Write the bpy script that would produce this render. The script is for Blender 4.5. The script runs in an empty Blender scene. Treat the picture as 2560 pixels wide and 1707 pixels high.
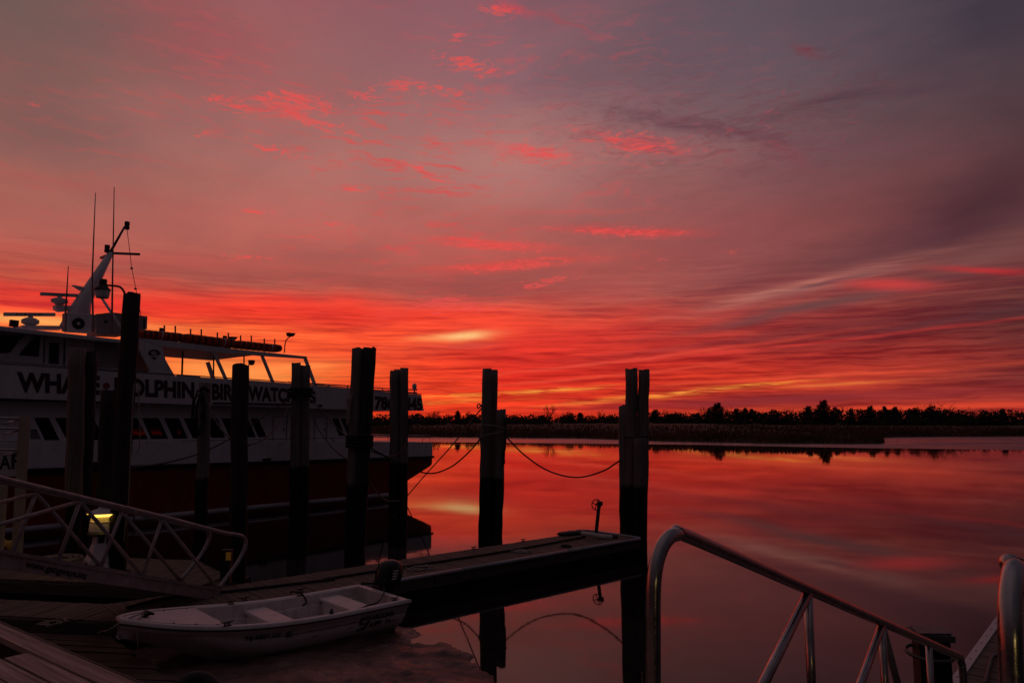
import bpy, math, random
from mathutils import Vector as V, Matrix
R = math.radians
random.seed(11)
sc = bpy.context.scene
col = sc.collection

# ------------------------------------------------------------------ camera
F = 1800.0; CX = 1280.0; CY = 853.5; HZ = 1052.0; ZC = 3.4     # sizes measured on the 2560 px wide photograph
TH = math.atan((HZ - CY) / F)
cam = bpy.data.cameras.new('camera'); cam.sensor_width = 36; cam.lens = 36 * F / 2560
cam.clip_start = 0.05; cam.clip_end = 9000
co = bpy.data.objects.new('camera', cam); col.objects.link(co)
co.location = (0, 0, ZC); co.rotation_euler = (R(90) + TH, 0, 0)
sc.camera = co

def ray(px, py):
    v = (CY - py) / F; c, s = math.cos(TH), math.sin(TH)
    return V(((px - CX) / F, c - s * v, s + c * v))
def on(px, py, z=0.0):
    r = ray(px, py); t = (z - ZC) / r.z; return V((r.x * t, r.y * t, z))
def at(px, py, Y):
    r = ray(px, py); t = Y / r.y; return V((r.x * t, Y, ZC + r.z * t))

# ------------------------------------------------------------------ view and world
sc.view_settings.view_transform = 'Standard'; sc.view_settings.look = 'None'
sc.view_settings.exposure = 0; sc.view_settings.gamma = 1

def lin(c):
    def f(x):
        x /= 255.0
        return x / 12.92 if x <= 0.04045 else ((x + 0.055) / 1.055) ** 2.4
    return (f(c[0]), f(c[1]), f(c[2]), 1.0)

class NT:                                                   # small helper for node graphs
    def __init__(s, tree): s.t = tree; s.n = tree.nodes; s.l = tree.links
    def put(s, node, i, x):
        if x is None: return
        if hasattr(x, 'is_output') or isinstance(x, bpy.types.NodeSocket): s.l.new(x, node.inputs[i])
        else: node.inputs[i].default_value = x
    def math(s, op, a, b=None, c=None, clamp=False):
        n = s.n.new('ShaderNodeMath'); n.operation = op; n.use_clamp = clamp
        s.put(n, 0, a); s.put(n, 1, b); s.put(n, 2, c); return n.outputs[0]
    def vmath(s, op, a, b=None, c=None):
        n = s.n.new('ShaderNodeVectorMath'); n.operation = op
        s.put(n, 0, a); s.put(n, 1, b); s.put(n, 2, c)
        return n.outputs['Value'] if op in ('DOT_PRODUCT', 'LENGTH') else n.outputs[0]
    def xyz(s, v):
        n = s.n.new('ShaderNodeSeparateXYZ'); s.put(n, 0, v); return n.outputs
    def comb(s, x, y, z=0.0):
        n = s.n.new('ShaderNodeCombineXYZ'); s.put(n, 0, x); s.put(n, 1, y); s.put(n, 2, z); return n.outputs[0]
    def mapping(s, v, loc=(0, 0, 0), rot=0.0, scale=(1, 1, 1), kind='POINT'):
        n = s.n.new('ShaderNodeMapping'); n.vector_type = kind; s.put(n, 0, v)
        n.inputs['Location'].default_value = loc; n.inputs['Rotation'].default_value = (0, 0, rot)
        n.inputs['Scale'].default_value = scale; return n.outputs[0]
    def noise(s, v, scale, detail=4, rough=0.55, dist=0.0, color=False):
        n = s.n.new('ShaderNodeTexNoise'); s.put(n, 'Vector', v); n.inputs['Scale'].default_value = scale
        n.inputs['Detail'].default_value = detail; n.inputs['Roughness'].default_value = rough
        n.inputs['Distortion'].default_value = dist
        return n.outputs['Color'] if color else n.outputs[0]
    def rng(s, x, a, b, c=0.0, d=1.0, smooth=False):
        n = s.n.new('ShaderNodeMapRange'); n.clamp = True
        if smooth: n.interpolation_type = 'SMOOTHSTEP'
        s.put(n, 0, x); s.put(n, 1, a); s.put(n, 2, b); s.put(n, 3, c); s.put(n, 4, d); return n.outputs[0]
    def lerp(s, f, a, b):
        n = s.n.new('ShaderNodeMix'); n.data_type = 'FLOAT'; n.clamp_factor = True
        s.put(n, 0, f); s.put(n, 2, a); s.put(n, 3, b); return n.outputs[0]
    def vcol(s, c):                                          # colour socket to vector without an implicit conversion
        n = s.n.new('ShaderNodeSeparateColor'); s.put(n, 0, c); return s.comb(n.outputs[0], n.outputs[1], n.outputs[2])
    def mix(s, f, a, b, kind='MIX'):
        n = s.n.new('ShaderNodeMix'); n.data_type = 'RGBA'; n.blend_type = kind; n.clamp_factor = True
        s.put(n, 0, f); s.put(n, 6, a); s.put(n, 7, b); return n.outputs[2]
    def ramp(s, x, stops):
        n = s.n.new('ShaderNodeValToRGB'); e = n.color_ramp.elements
        n.color_ramp.interpolation = 'LINEAR'
        while len(e) < len(stops): e.new(0.5)
        for i, (p, c) in enumerate(stops): e[i].position = p; e[i].color = c
        s.put(n, 0, x); return n.outputs[0]

world = bpy.data.worlds.new('World'); sc.world = world; world.use_nodes = True
world.cycles.sampling_method = 'MANUAL'; world.cycles.sample_map_resolution = 256
g = NT(world.node_tree); g.n.clear()
tc = g.n.new('ShaderNodeTexCoord'); D = g.vmath('NORMALIZE', tc.outputs['Generated'])
dx, dy, dz = g.xyz(D)
AZ = g.math('DEGREES', g.math('ARCTAN2', dx, dy)) if False else g.math('MULTIPLY', g.math('ARCTAN2', dx, dy), 57.29578)
EL = g.math('MULTIPLY', g.math('ARCSINE', g.math('MAXIMUM', g.math('MINIMUM', dz, 1.0), -1.0)), 57.29578)
P = g.comb(AZ, EL, 0.0)
def azel(px, py):
    r = ray(px, py).normalized(); return math.degrees(math.atan2(r.x, r.y)), math.degrees(math.asin(r.z))

# wobble of the sky coordinates so no edge is geometric
w1 = g.noise(g.mapping(P, scale=(0.09, 0.3, 1)), 1.0, 4, 0.55, color=True)
wv = g.vmath('MULTIPLY', g.vmath('SUBTRACT', g.vcol(w1), (0.5, 0.5, 0.5)), (9.0, 2.6, 0.0))
PW = g.vmath('ADD', P, wv)
w2 = g.noise(g.mapping(P, scale=(0.5, 1.4, 1)), 1.0, 5, 0.6, color=True)
PW2 = g.vmath('ADD', PW, g.vmath('MULTIPLY', g.vmath('SUBTRACT', g.vcol(w2), (0.5, 0.5, 0.5)), (2.2, 0.8, 0.0)))
w3 = g.noise(g.mapping(P, scale=(0.16, 0.5, 1)), 1.0, 4, 0.5, color=True)
PW3 = g.vmath('ADD', P, g.vmath('MULTIPLY', g.vmath('SUBTRACT', g.vcol(w3), (0.5, 0.5, 0.5)), (3.0, 0.55, 0.0)))
ewx = g.xyz(PW)
AZW, ELW = ewx[0], ewx[1]

# cloud sheets high above: direction projected on a flat layer, streaks along the wind
hz = g.math('ADD', g.math('MAXIMUM', dz, 0.0), 0.035)
Q = g.comb(g.math('DIVIDE', dx, hz), g.math('DIVIDE', dy, hz), 0.0)
WIND = R(22)
QR = g.mapping(Q, rot=-WIND + R(90))
s1 = g.noise(g.mapping(QR, scale=(0.5, 1.0, 1)), 1.0, 7, 0.58, 0.7)
s2 = g.noise(g.mapping(QR, loc=(5.3, 2.1, 0), scale=(1.2, 2.6, 1)), 1.0, 7, 0.6, 0.5)
low = g.noise(g.mapping(PW, rot=R(-2.5), scale=(0.05, 1.05, 1)), 1.0, 8, 0.62, 0.25)
low2 = g.noise(g.mapping(PW3, loc=(3, 8, 0), rot=R(-4), scale=(0.15, 3.6, 1)), 1.0, 7, 0.64, 0.25)

# clear-sky colour table: columns of azimuth, rows of elevation
def column(x, rows):
    st = []
    for y, c in rows:
        el = azel(x, y)[1]; st.append((max(0.0, min(1.0, (el + 2) / 92)), lin(c)))
    return sorted(st, key=lambda q: q[0])
ZEN = (82, 68, 78)
def up(st, mid): return st + [((48 + 2) / 92, lin(mid)), ((68 + 2) / 92, lin(ZEN)), (1.0, lin(ZEN))]
cols = []
def addcol(x, rows, mid): cols.append((azel(x, 1000)[0], up(column(x, rows), mid)))
cols.append((-110.0, [(0, lin((44, 26, 31))), (0.2, lin((42, 33, 41))), (1, lin(ZEN))]))
cols.append((-62.0, [(0, lin((190, 60, 45))), (0.07, lin((190, 62, 50))), (0.2, lin((110, 66, 68))), (0.5, lin((76, 60, 70))), (1, lin(ZEN))]))
addcol(0, [(1052, (250, 74, 36)), (900, (255, 96, 48)), (800, (255, 98, 58)), (745, (228, 66, 54)), (690, (158, 70, 64)), (600, (166, 86, 80)), (400, (137, 86, 83)), (200, (124, 82, 82)), (0, (104, 80, 80))], (84, 66, 72))
addcol(640, [(1052, (250, 75, 36)), (950, (252, 88, 44)), (860, (252, 90, 54)), (765, (232, 62, 46)), (700, (158, 78, 73)), (560, (164, 88, 85)), (400, (150, 94, 94)), (200, (135, 85, 89)), (0, (130, 79, 88))], (92, 66, 78))
addcol(1280, [(1052, (232, 58, 34)), (950, (222, 46, 40)), (860, (230, 55, 47)), (800, (222, 72, 56)), (705, (166, 76, 73)), (550, (152, 84, 84)), (400, (160, 106, 106)), (200, (131, 89, 100)), (0, (120, 79, 93))], (84, 64, 80))
addcol(1920, [(1052, (190, 58, 42)), (1000, (158, 46, 44)), (950, (206, 58, 44)), (900, (178, 46, 46)), (840, (156, 50, 52)), (750, (132, 62, 66)), (650, (126, 64, 68)), (550, (128, 68, 73)), (400, (112, 73, 81)), (200, (96, 76, 88)), (0, (84, 71, 84))], (70, 58, 72))
addcol(2560, [(1052, (186, 56, 48)), (1000, (172, 54, 50)), (955, (118, 44, 50)), (900, (128, 46, 50)), (800, (90, 46, 53)), (700, (104, 48, 54)), (600, (96, 56, 60)), (500, (74, 43, 49)), (400, (76, 47, 54)), (200, (70, 53, 63)), (0, (58, 48, 62))], (54, 46, 60))
cols.append((64.0, [(0, lin((84, 36, 44))), (0.07, lin((74, 36, 46))), (0.2, lin((56, 42, 54))), (0.5, lin((50, 43, 56))), (1, lin(ZEN))]))
cols.append((110.0, [(0, lin((27, 23, 29))), (0.2, lin((31, 27, 35))), (0.5, lin((42, 36, 46))), (1, lin(ZEN))]))
sky = None
eln = g.rng(ELW, -2.0, 90.0)
for i, (a, st) in enumerate(cols):
    r = g.ramp(eln, st)
    sky = r if sky is None else g.mix(g.rng(AZW, cols[i - 1][0], a), sky, r)

# broad streaks: mauve troughs and warmer ridges
st1 = g.rng(s1, 0.3, 0.72, smooth=True)
st2 = g.rng(s2, 0.3, 0.72, smooth=True)
tr = g.lerp(0.55, st1, st2)
sky = g.mix(1.0, sky, g.mix(tr, (0.90, 0.92, 0.94, 1), (1.12, 1.07, 1.05, 1)), 'MULTIPLY')
lowmask = g.math('MULTIPLY', g.rng(EL, 14.0, 6.0, smooth=True), g.rng(AZ, -70.0, -40.0))
hi = g.rng(EL, 5.0, 11.0, 1.0, 1.27, smooth=True)
sky = g.mix(1.0, sky, g.comb(hi, g.math('MULTIPLY', hi, 1.06), g.math('MULTIPLY', hi, 0.93)), 'MULTIPLY')
l1 = g.rng(low, 0.38, 0.64, smooth=True)
l2 = g.rng(low2, 0.39, 0.62, smooth=True)
lm = g.lerp(0.5, l1, l2)
sky = g.mix(lowmask, sky, g.mix(1.0, sky, g.mix(lm, (0.55, 0.36, 0.48, 1), (1.36, 1.45, 1.10, 1)), 'MULTIPLY'))

# individual clouds: soft ellipses in azimuth and elevation, broken up by the streak noise
def blob(pv, x, y, sx, sy, rot):
    a, e = azel(x, y); k = math.degrees(1 / F)
    c = math.cos(math.atan((x - CX) / F))
    m = g.mapping(pv, (a, e, 0), R(rot), (max(sx * k * c * c, .05), max(sy * k * c, .03), 1), 'TEXTURE')
    m2 = g.vmath('MULTIPLY', m, (1, 1, 0))
    return g.math('POWER', 0.3679, g.vmath('DOT_PRODUCT', m2, m2))
streakf = g.rng(low2, 0.30, 0.66, 0.25, 1.15)
fine = g.noise(g.mapping(PW3, loc=(1, 5, 0), rot=R(-4), scale=(0.3, 5.5, 1)), 1.0, 6, 0.62, 0.3)
streakh = g.rng(fine, 0.40, 0.62, 0.0, 1.25)
BL = [
 # wide tints
 (480, 80, 270, 100, -15, (162, 80, 86), .45, 0), (130, 320, 270, 90, 0, (116, 86, 86), .4, 0), (1290, 440, 260, 60, 0, (172, 116, 113), .4, 0),
 (1700, 160, 360, 130, 0, (94, 78, 90), .45, 0), (60, 60, 250, 120, 0, (106, 82, 82), .3, 0),
 (700, 690, 620, 24, 0, (142, 72, 69), .4, 1), (1230, 715, 260, 40, 3, (128, 73, 75), .55, 1), (850, 640, 160, 40, 0, (138, 78, 76), .4, 1),
 (300, 755, 520, 20, -2, (236, 50, 44), .6, 1), (900, 775, 470, 28, -3, (240, 54, 44), .6, 1), (1450, 835, 420, 42, 5, (214, 50, 46), .45, 1),
 (300, 818, 420, 22, 0, (255, 140, 72), .6, 1), (80, 798, 240, 12, 0, (255, 186, 100), .6, 0), (100, 758, 190, 9, 2, (190, 36, 46), .6, 0),
 (580, 935, 240, 34, 0, (255, 158, 78), .7, 0), (560, 868, 240, 10, -4, (255, 140, 76), .5, 1), (760, 915, 90, 9, 4, (255, 160, 84), .5, 1),
 (900, 880, 200, 24, 4, (255, 92, 56), .5, 1),
 (1120, 846, 120, 14, 3, (255, 112, 62), .6, 1), (1158, 838, 66, 8.5, 4, (255, 192, 122), .95, 0), (1060, 845, 40, 5, 3, (255, 150, 84), .5, 1), (1170, 862, 80, 8, 4, (190, 70, 62), .5, 0),
 # right hand: dark wedge, lens and its bright rim
 (2270, 585, 460, 60, 11, (90, 53, 61), .6, 0), (2460, 520, 210, 50, 18, (72, 43, 50), .6, 0), (2480, 640, 150, 20, 8, (122, 76, 76), .5, 0),
 (1700, 690, 260, 40, 10, (164, 92, 88), .45, 1),
 (1980, 724, 280, 15, 10, (188, 116, 104), .75, 1), (2010, 770, 310, 15, 9, (102, 66, 67), .75, 0), (2080, 705, 110, 6, 9, (96, 66, 71), .7, 0),
 (2215, 712, 110, 13, -7, (208, 62, 62), .65, 0), (2470, 675, 120, 9, -8, (194, 46, 50), .65, 0), (2360, 805, 320, 18, 7, (78, 46, 55), .5, 1),
 (1850, 850, 420, 12, 6, (118, 50, 55), .5, 1), (1700, 780, 260, 9, -3, (176, 58, 58), .5, 1),
 (2050, 856, 640, 4.5, 4.4, (220, 62, 54), .45, 1), (1550, 902, 420, 4, 6, (236, 80, 62), .5, 0), (2100, 936, 620, 5, 2.8, (240, 88, 58), .45, 1), (1500, 940, 380, 4, 5, (236, 78, 56), .5, 0),
 (1950, 1000, 520, 13, 2, (138, 44, 48), .75, 0), (2200, 1022, 620, 7, 1.6, (232, 74, 46), .7, 0),
 (1210, 987, 200, 6, 3, (255, 150, 58), .6, 2), (1400, 974, 90, 5, 4, (255, 176, 70), .7, 2), (1620, 990, 150, 5, 4, (255, 160, 62), .7, 2), (1740, 978, 100, 4, 4, (255, 160, 64), .7, 2), (1900, 962, 100, 4.5, 3, (255, 170, 66), .75, 2), (1130, 1004, 160, 7, 2, (255, 136, 54), .5, 2), (1480, 1008, 160, 4, 3, (250, 120, 56), .6, 2), (2080, 962, 120, 4, 3, (246, 130, 62), .6, 1),
 (1230, 612, 150, 11, -4, (238, 66, 60), .65, 1), (1570, 580, 160, 10, -4, (226, 60, 60), .6, 1), (1260, 664, 190, 11, 4, (232, 66, 56), .6, 1), (1420, 530, 130, 5, 0, (205, 82, 80), .5, 1),
 (300, 640, 420, 16, 1, (196, 80, 74), .4, 1), (200, 470, 300, 18, -2, (172, 84, 80), .4, 1), (200, 688, 260, 10, 0, (212, 70, 60), .4, 1),
 # top wisps
 (1320, 15, 62, 12, -10, (192, 74, 84), .7, 1), (1420, 62, 56, 8, -33, (166, 72, 80), .6, 1), (1345, 386, 84, 13, -10, (226, 84, 84), .75, 1), (1590, 366, 125, 18, -12, (186, 75, 82), .6, 1),
 (1700, 312, 150, 12, -15, (100, 66, 76), .65, 1), (1870, 335, 120, 10, -18, (98, 64, 73), .6, 1), (2050, 258, 140, 9, 5, (82, 60, 70), .65, 1), (2030, 120, 52, 14, -30, (128, 62, 72), .6, 1), (1970, 385, 95, 18, -25, (132, 68, 75), .5, 1), (2250, 230, 200, 12, -5, (74, 56, 68), .5, 1),
]
for (x, y, sx, sy, rot, c, k, md) in BL:
    f = blob(g.vmath('MULTIPLY_ADD', sky, (1e-9, 1e-9, 1e-9), (PW3 if sx > 7 * sy else PW2) if sy < 26 else PW), x, y, sx, sy, rot)   # the tiny link keeps the shader's stack short
    f = g.math('MULTIPLY', f, k * 1.15)
    if md == 2: f = g.math('MULTIPLY', f, streakh)
    elif md: f = g.math('MULTIPLY', f, streakf)
    sky = g.mix(f, sky, lin(c))
# small torn puffs lit from below
puf = g.noise(g.mapping(PW2, rot=R(8), scale=(1.0, 3.6, 1)), 1.0, 9, 0.70, 0.6)
PM = [(620, 275, 110, 14, -8), (800, 306, 110, 15, -12), (690, 375, 90, 12, -6), (1040, 416, 64, 10, -12), (1180, 165, 100, 16, -8), (1000, 212, 50, 16, 0), (1110, 226, 62, 12, -6),
      (650, 525, 56, 5, 0), (840, 562, 56, 5, -8), (750, 594, 80, 8, 3), (100, 262, 24, 6, 0), (770, 255, 100, 16, 0), (1135, 95, 26, 10, 20), (510, 336, 24, 8, 35),
      (1380, 704, 100, 9, 6), (1330, 660, 60, 7, 6), (1650, 648, 24, 4, 0), (1840, 627, 22, 4, 15), (1100, 750, 90, 12, 4), (1180, 770, 110, 10, 2), (1260, 25, 60, 14, -8), (1345, 386, 100, 18, -10), (1590, 362, 140, 26, -10), (700, 250, 60, 12, -5), (900, 235, 70, 10, -4), (1230, 612, 160, 12, -4), (1560, 582, 150, 12, -4), (1270, 664, 170, 10, 4), (620, 645, 90, 5, 2), (890, 475, 60, 5, -3), (1090, 450, 60, 4, -6)]
mk = None
for m in PM:
    b = blob(PW3 if mk is None else g.vmath('MULTIPLY_ADD', g.comb(mk, mk, mk), (1e-9, 1e-9, 1e-9), PW3), m[0], m[1], m[2] * 1.15, m[3] * 1.3, m[4]); mk = b if mk is None else g.math('ADD', mk, b)
thr = g.math('SUBTRACT', 0.605, g.math('MULTIPLY', g.math('MINIMUM', mk, 1.0), 0.19))
pf = g.math('MULTIPLY', g.rng(g.math('SUBTRACT', puf, thr), 0.0, 0.17, smooth=True), g.rng(mk, 0.02, 0.25))
sky = g.mix(g.math('MULTIPLY', pf, 0.74), sky, lin((236, 80, 77)))
wmask = blob(g.vmath('MULTIPLY_ADD', sky, (1e-9, 1e-9, 1e-9), PW), 1000, 430, 640, 330, 0)
wn = g.noise(g.mapping(PW2, loc=(2, 9, 0), rot=R(7), scale=(0.28, 1.9, 1)), 1.0, 9, 0.68, 0.5)
wn2 = g.noise(g.mapping(PW, loc=(4, 1, 0), scale=(0.07, 0.16, 1)), 1.0, 3, 0.5)
wf = g.math('MULTIPLY', g.math('MULTIPLY', g.rng(wn, 0.48, 0.68, smooth=True), g.rng(wn2, 0.40, 0.60, 0.15, 1.0)), wmask)
sky = g.mix(g.math('MULTIPLY', wf, 0.85), sky, lin((216, 76, 74)))
dmk = None
for m in [(1720, 315, 200, 26, -14), (1880, 345, 140, 22, -20), (2060, 260, 170, 22, 4), (1960, 300, 200, 30, -5), (2040, 125, 90, 24, -25), (2200, 200, 160, 30, 0), (1540, 300, 90, 18, -8)]:
    b = blob(PW if dmk is None else g.vmath('MULTIPLY_ADD', g.comb(dmk, dmk, dmk), (1e-9, 1e-9, 1e-9), PW), *m); dmk = b if dmk is None else g.math('ADD', dmk, b)
dpuf = g.noise(g.mapping(PW2, loc=(7, 3, 0), rot=R(8), scale=(0.6, 2.2, 1)), 1.0, 9, 0.70, 0.6)
dthr = g.math('SUBTRACT', 0.60, g.math('MULTIPLY', g.math('MINIMUM', dmk, 1.0), 0.20))
dpf = g.math('MULTIPLY', g.rng(g.math('SUBTRACT', dpuf, dthr), -0.03, 0.24, smooth=True), g.rng(dmk, 0.02, 0.25))
sky = g.mix(g.math('MULTIPLY', dpf, 0.36), sky, lin((94, 58, 66)))
rmask = blob(g.vmath('MULTIPLY_ADD', sky, (1e-9, 1e-9, 1e-9), PW), 1780, 320, 430, 130, -6)
rn = g.noise(g.mapping(PW2, loc=(12, 4, 0), rot=R(9), scale=(0.55, 2.4, 1)), 1.0, 9, 0.70, 0.6)
sky = g.mix(g.math('MULTIPLY', g.math('MULTIPLY', g.rng(rn, 0.46, 0.66, smooth=True), rmask), 0.55), sky, lin((112, 60, 68)))
rn2 = g.noise(g.mapping(PW2, loc=(22, 7, 0), rot=R(9), scale=(0.6, 2.8, 1)), 1.0, 9, 0.70, 0.6)
sky = g.mix(g.math('MULTIPLY', g.math('MULTIPLY', g.rng(rn2, 0.54, 0.70, smooth=True), rmask), 0.45), sky, lin((168, 70, 78)))
bg = g.n.new('ShaderNodeBackground'); g.l.new(sky, bg.inputs[0]); bg.inputs[1].default_value = 1.0
wo = g.n.new('ShaderNodeOutputWorld'); g.l.new(bg.outputs[0], wo.inputs[0])

# ------------------------------------------------------------------ materials
def newmat(name):
    m = bpy.data.materials.new(name); m.use_nodes = True
    t = NT(m.node_tree); b = m.node_tree.nodes['Principled BSDF']; return m, t, b
def solid(name, c, rough=0.5, metal=0.0, var=0.25, scale=6.0, bump=0.0, spec=0.5, dirt=None):
    m, t, b = newmat(name)
    tcn = t.n.new('ShaderNodeTexCoord')
    n = t.noise(tcn.outputs['Object'], scale, 6, 0.6)
    n2 = t.noise(tcn.outputs['Object'], scale * 5, 4, 0.6)
    c4 = (c[0], c[1], c[2], 1)
    lo = (c[0] * (1 - var), c[1] * (1 - var), c[2] * (1 - var), 1)
    hi = (min(1, c[0] * (1 + var * .6)), min(1, c[1] * (1 + var * .6)), min(1, c[2] * (1 + var * .6)), 1)
    cc = t.mix(t.rng(n, 0.3, 0.7), lo, hi)
    if dirt:
        vs = t.noise(t.mapping(tcn.outputs['Object'], scale=(3, 3, .5)), 2.0, 6, 0.65)
        cc = t.mix(t.rng(vs, 0.5, 0.72, 0, dirt[3]), cc, (dirt[0], dirt[1], dirt[2], 1))
    t.l.new(cc, b.inputs['Base Color'])
    t.l.new(t.rng(n2, 0.25, 0.75, max(0, rough - .08), min(1, rough + .1)), b.inputs['Roughness'])
    b.inputs['Metallic'].default_value = metal; b.inputs['Specular IOR Level'].default_value = spec
    if bump:
        bn = t.n.new('ShaderNodeBump'); bn.inputs['Strength'].default_value = bump; bn.inputs['Distance'].default_value = 0.01
        t.l.new(n2, bn.inputs['Height']); t.l.new(bn.outputs[0], b.inputs['Normal'])
    return m
def wood(name, c, rough=0.75, var=0.5, tide=None, scale=1.0, spec=0.25):
    m, t, b = newmat(name)
    uv = t.n.new('ShaderNodeUVMap'); uv.uv_map = 'UVMap'
    gr = t.noise(t.mapping(uv.outputs[0], scale=(1.2 * scale, 26 * scale, 1)), 1.0, 7, 0.6, 0.6)
    fi = t.noise(t.mapping(uv.outputs[0], scale=(4 * scale, 120 * scale, 1)), 1.0, 4, 0.6)
    bl = t.noise(t.mapping(uv.outputs[0], scale=(.55, 3.5, 1)), 1.0, 3, 0.5)
    kn = t.n.new('ShaderNodeTexVoronoi'); t.l.new(t.mapping(uv.outputs[0], scale=(1.6, 6.0, 1)), kn.inputs['Vector']); kn.inputs['Scale'].default_value = 1.0
    lo = tuple(x * (1 - var) for x in c) + (1,); hi = tuple(min(1, x * (1 + var)) for x in c) + (1,)
    cc = t.mix(t.rng(gr, 0.3, 0.7), lo, hi)
    cc = t.mix(t.rng(fi, 0.35, 0.65, 0.0, 0.5), cc, lo)
    cc = t.mix(t.rng(bl, 0.3, 0.7, 0.0, 0.55), cc, (c[0] * .5, c[1] * .5, c[2] * .52, 1))
    cc = t.mix(t.rng(kn.outputs['Distance'], 0.05, 0.11, 0.8, 0.0), cc, (c[0] * .22, c[1] * .2, c[2] * .2, 1))
    ro = rough
    if tide is not None:
        gm = t.n.new('ShaderNodeNewGeometry'); z = t.xyz(gm.outputs['Position'])[2]
        nn_ = t.noise(gm.outputs['Position'], 5.0, 4, 0.6)
        zz = t.math('ADD', z, t.math('MULTIPLY', t.math('SUBTRACT', nn_, 0.5), 0.22))
        wet = t.rng(zz, tide + .05, tide - .05)
        cc = t.mix(wet, cc, (0.012, 0.012, 0.010, 1))
        t.l.new(t.rng(wet, 0, 1, rough, 0.5), b.inputs['Roughness'])
    else: b.inputs['Roughness'].default_value = ro
    t.l.new(cc, b.inputs['Base Color']); b.inputs['Specular IOR Level'].default_value = spec
    bn = t.n.new('ShaderNodeBump'); bn.inputs['Strength'].default_value = 0.5; bn.inputs['Distance'].default_value = 0.006
    t.l.new(gr, bn.inputs['Height']); t.l.new(bn.outputs[0], b.inputs['Normal'])
    return m
def emit(name, c, s):
    m, t, b = newmat(name); b.inputs['Base Color'].default_value = (c[0], c[1], c[2], 1)
    b.inputs['Emission Color'].default_value = (c[0], c[1], c[2], 1); b.inputs['Emission Strength'].default_value = s; return m

M = {}
M['boat_white'] = solid('boat_white_paint', (.74, .74, .78), .45, var=.08, scale=1.2, dirt=(.45, .42, .40, .45))
M['cabin_grey'] = solid('cabin_grey_paint', (.30, .29, .30), .5, var=.15, scale=1.5)
M['cabin_dark'] = solid('dark_grey_metal', (.10, .10, .11), .45, metal=.3, var=.3)
M['hull_red'] = solid('hull_red_paint', (.24, .008, .008), .5, var=.3, scale=1.0, dirt=(.05, .01, .01, .6))
M['black_rubber'] = solid('black_rubber', (.012, .012, .013), .6)
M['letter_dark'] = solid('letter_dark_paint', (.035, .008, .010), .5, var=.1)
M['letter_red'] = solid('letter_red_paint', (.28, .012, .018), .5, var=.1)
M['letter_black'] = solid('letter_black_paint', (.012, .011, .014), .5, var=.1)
M['galv'] = solid('brushed_aluminium', (.42, .40, .39), .22, metal=1.0, var=.25, scale=9, bump=.06)
M['galv_dull'] = solid('dull_aluminium', (.25, .235, .235), .5, metal=.8, var=.35, scale=8, bump=.1)
M['gang_grey'] = solid('weathered_aluminium', (.36, .33, .335), .5, metal=.35, var=.35, scale=7, bump=.15, dirt=(.16, .13, .12, .5))
M['pvc'] = solid('grey_pvc_pipe', (.42, .42, .46), .4, var=.2, scale=3)
M['white_plastic'] = solid('white_plastic', (.68, .67, .68), .45, var=.1)
M['gelcoat'] = solid('white_gelcoat', (.80, .74, .74), .42, var=.1, scale=2.0, dirt=(.36, .27, .24, .4))
M['gel_in'] = solid('weathered_gelcoat', (.66, .60, .59), .55, var=.2, scale=4.0, dirt=(.28, .22, .2, .6))
M['motor_black'] = solid('glossy_black_cowling', (.012, .012, .014), .22, var=.1)
M['dark_metal'] = solid('dark_metal', (.03, .03, .032), .5, metal=.3)
M['rope_pale'] = solid('pale_rope', (.36, .31, .27), .85, scale=40, bump=.5)
M['rope_dark'] = solid('dark_rope', (.025, .022, .02), .85, scale=40, bump=.5)
M['float_orange'] = solid('faded_orange_canvas', (.52, .07, .025), .7, var=.3, scale=3, bump=.2)
M['yellow'] = solid('yellow_float_plastic', (.62, .36, .02), .5)
M['pile_wood'] = wood('weathered_piling', (.24, .205, .185), .85, .45, tide=1.70, scale=.7)
M['pile_dark'] = wood('creosoted_piling', (.055, .045, .040), .85, .5, tide=1.70, scale=.7)
M['plank'] = wood('weathered_planks', (.20, .15, .125), .8, .55)
M['plank_old'] = wood('dark_wet_planks', (.13, .085, .07), .75, .5)
M['plank_new'] = wood('pale_pier_planks', (.50, .36, .31), .75, .65)
M['fascia'] = wood('stained_fascia', (.13, .095, .085), .8, .6)
M['sign_white'] = solid('sign_white', (.62, .6, .62), .5, var=.1)
M['post_lamplit'] = solid('lamplit_white_paint', (.46, .41, .31), .6, var=.2, scale=3)  # white posts; the yellow lamp light on them is put into the colour
M['bark'] = solid('bark', (.05, .04, .035), .9, var=.4)
M['needle'] = solid('dark_cedar_foliage', (.030, .038, .020), .8, var=.5, scale=.6)
M['twig'] = solid('bare_twigs', (.07, .05, .042), .9, var=.4, scale=.6)
M['shrub'] = solid('marsh_shrub', (.055, .045, .03), .9, var=.5, scale=.4)
M['reed'] = solid('dry_marsh_grass', (.17, .088, .05), .9, var=.6, scale=.12)
M['glow'] = emit('lit_lamp_lens', (1.0, .56, .06), 3.8)
M['glow_dim'] = emit('lit_amber_lens', (1.0, .50, .06), .016)

def glass_mat():
    m, t, b = newmat('tinted_window_glass')
    b.inputs['Base Color'].default_value = (.01, .008, .009, 1); b.inputs['Roughness'].default_value = .06
    tr_ = t.n.new('ShaderNodeBsdfTransparent'); tr_.inputs[0].default_value = (.62, .5, .5, 1)
    mx = t.n.new('ShaderNodeMixShader'); mx.inputs[0].default_value = .66
    t.l.new(b.outputs[0], mx.inputs[1]); t.l.new(tr_.outputs[0], mx.inputs[2])
    t.l.new(mx.outputs[0], t.n['Material Output'].inputs[0]); return m
M['glass'] = glass_mat()
M['dark_glass'] = solid('dark_glass', (.006, .006, .008), .12, var=.1)

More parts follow.
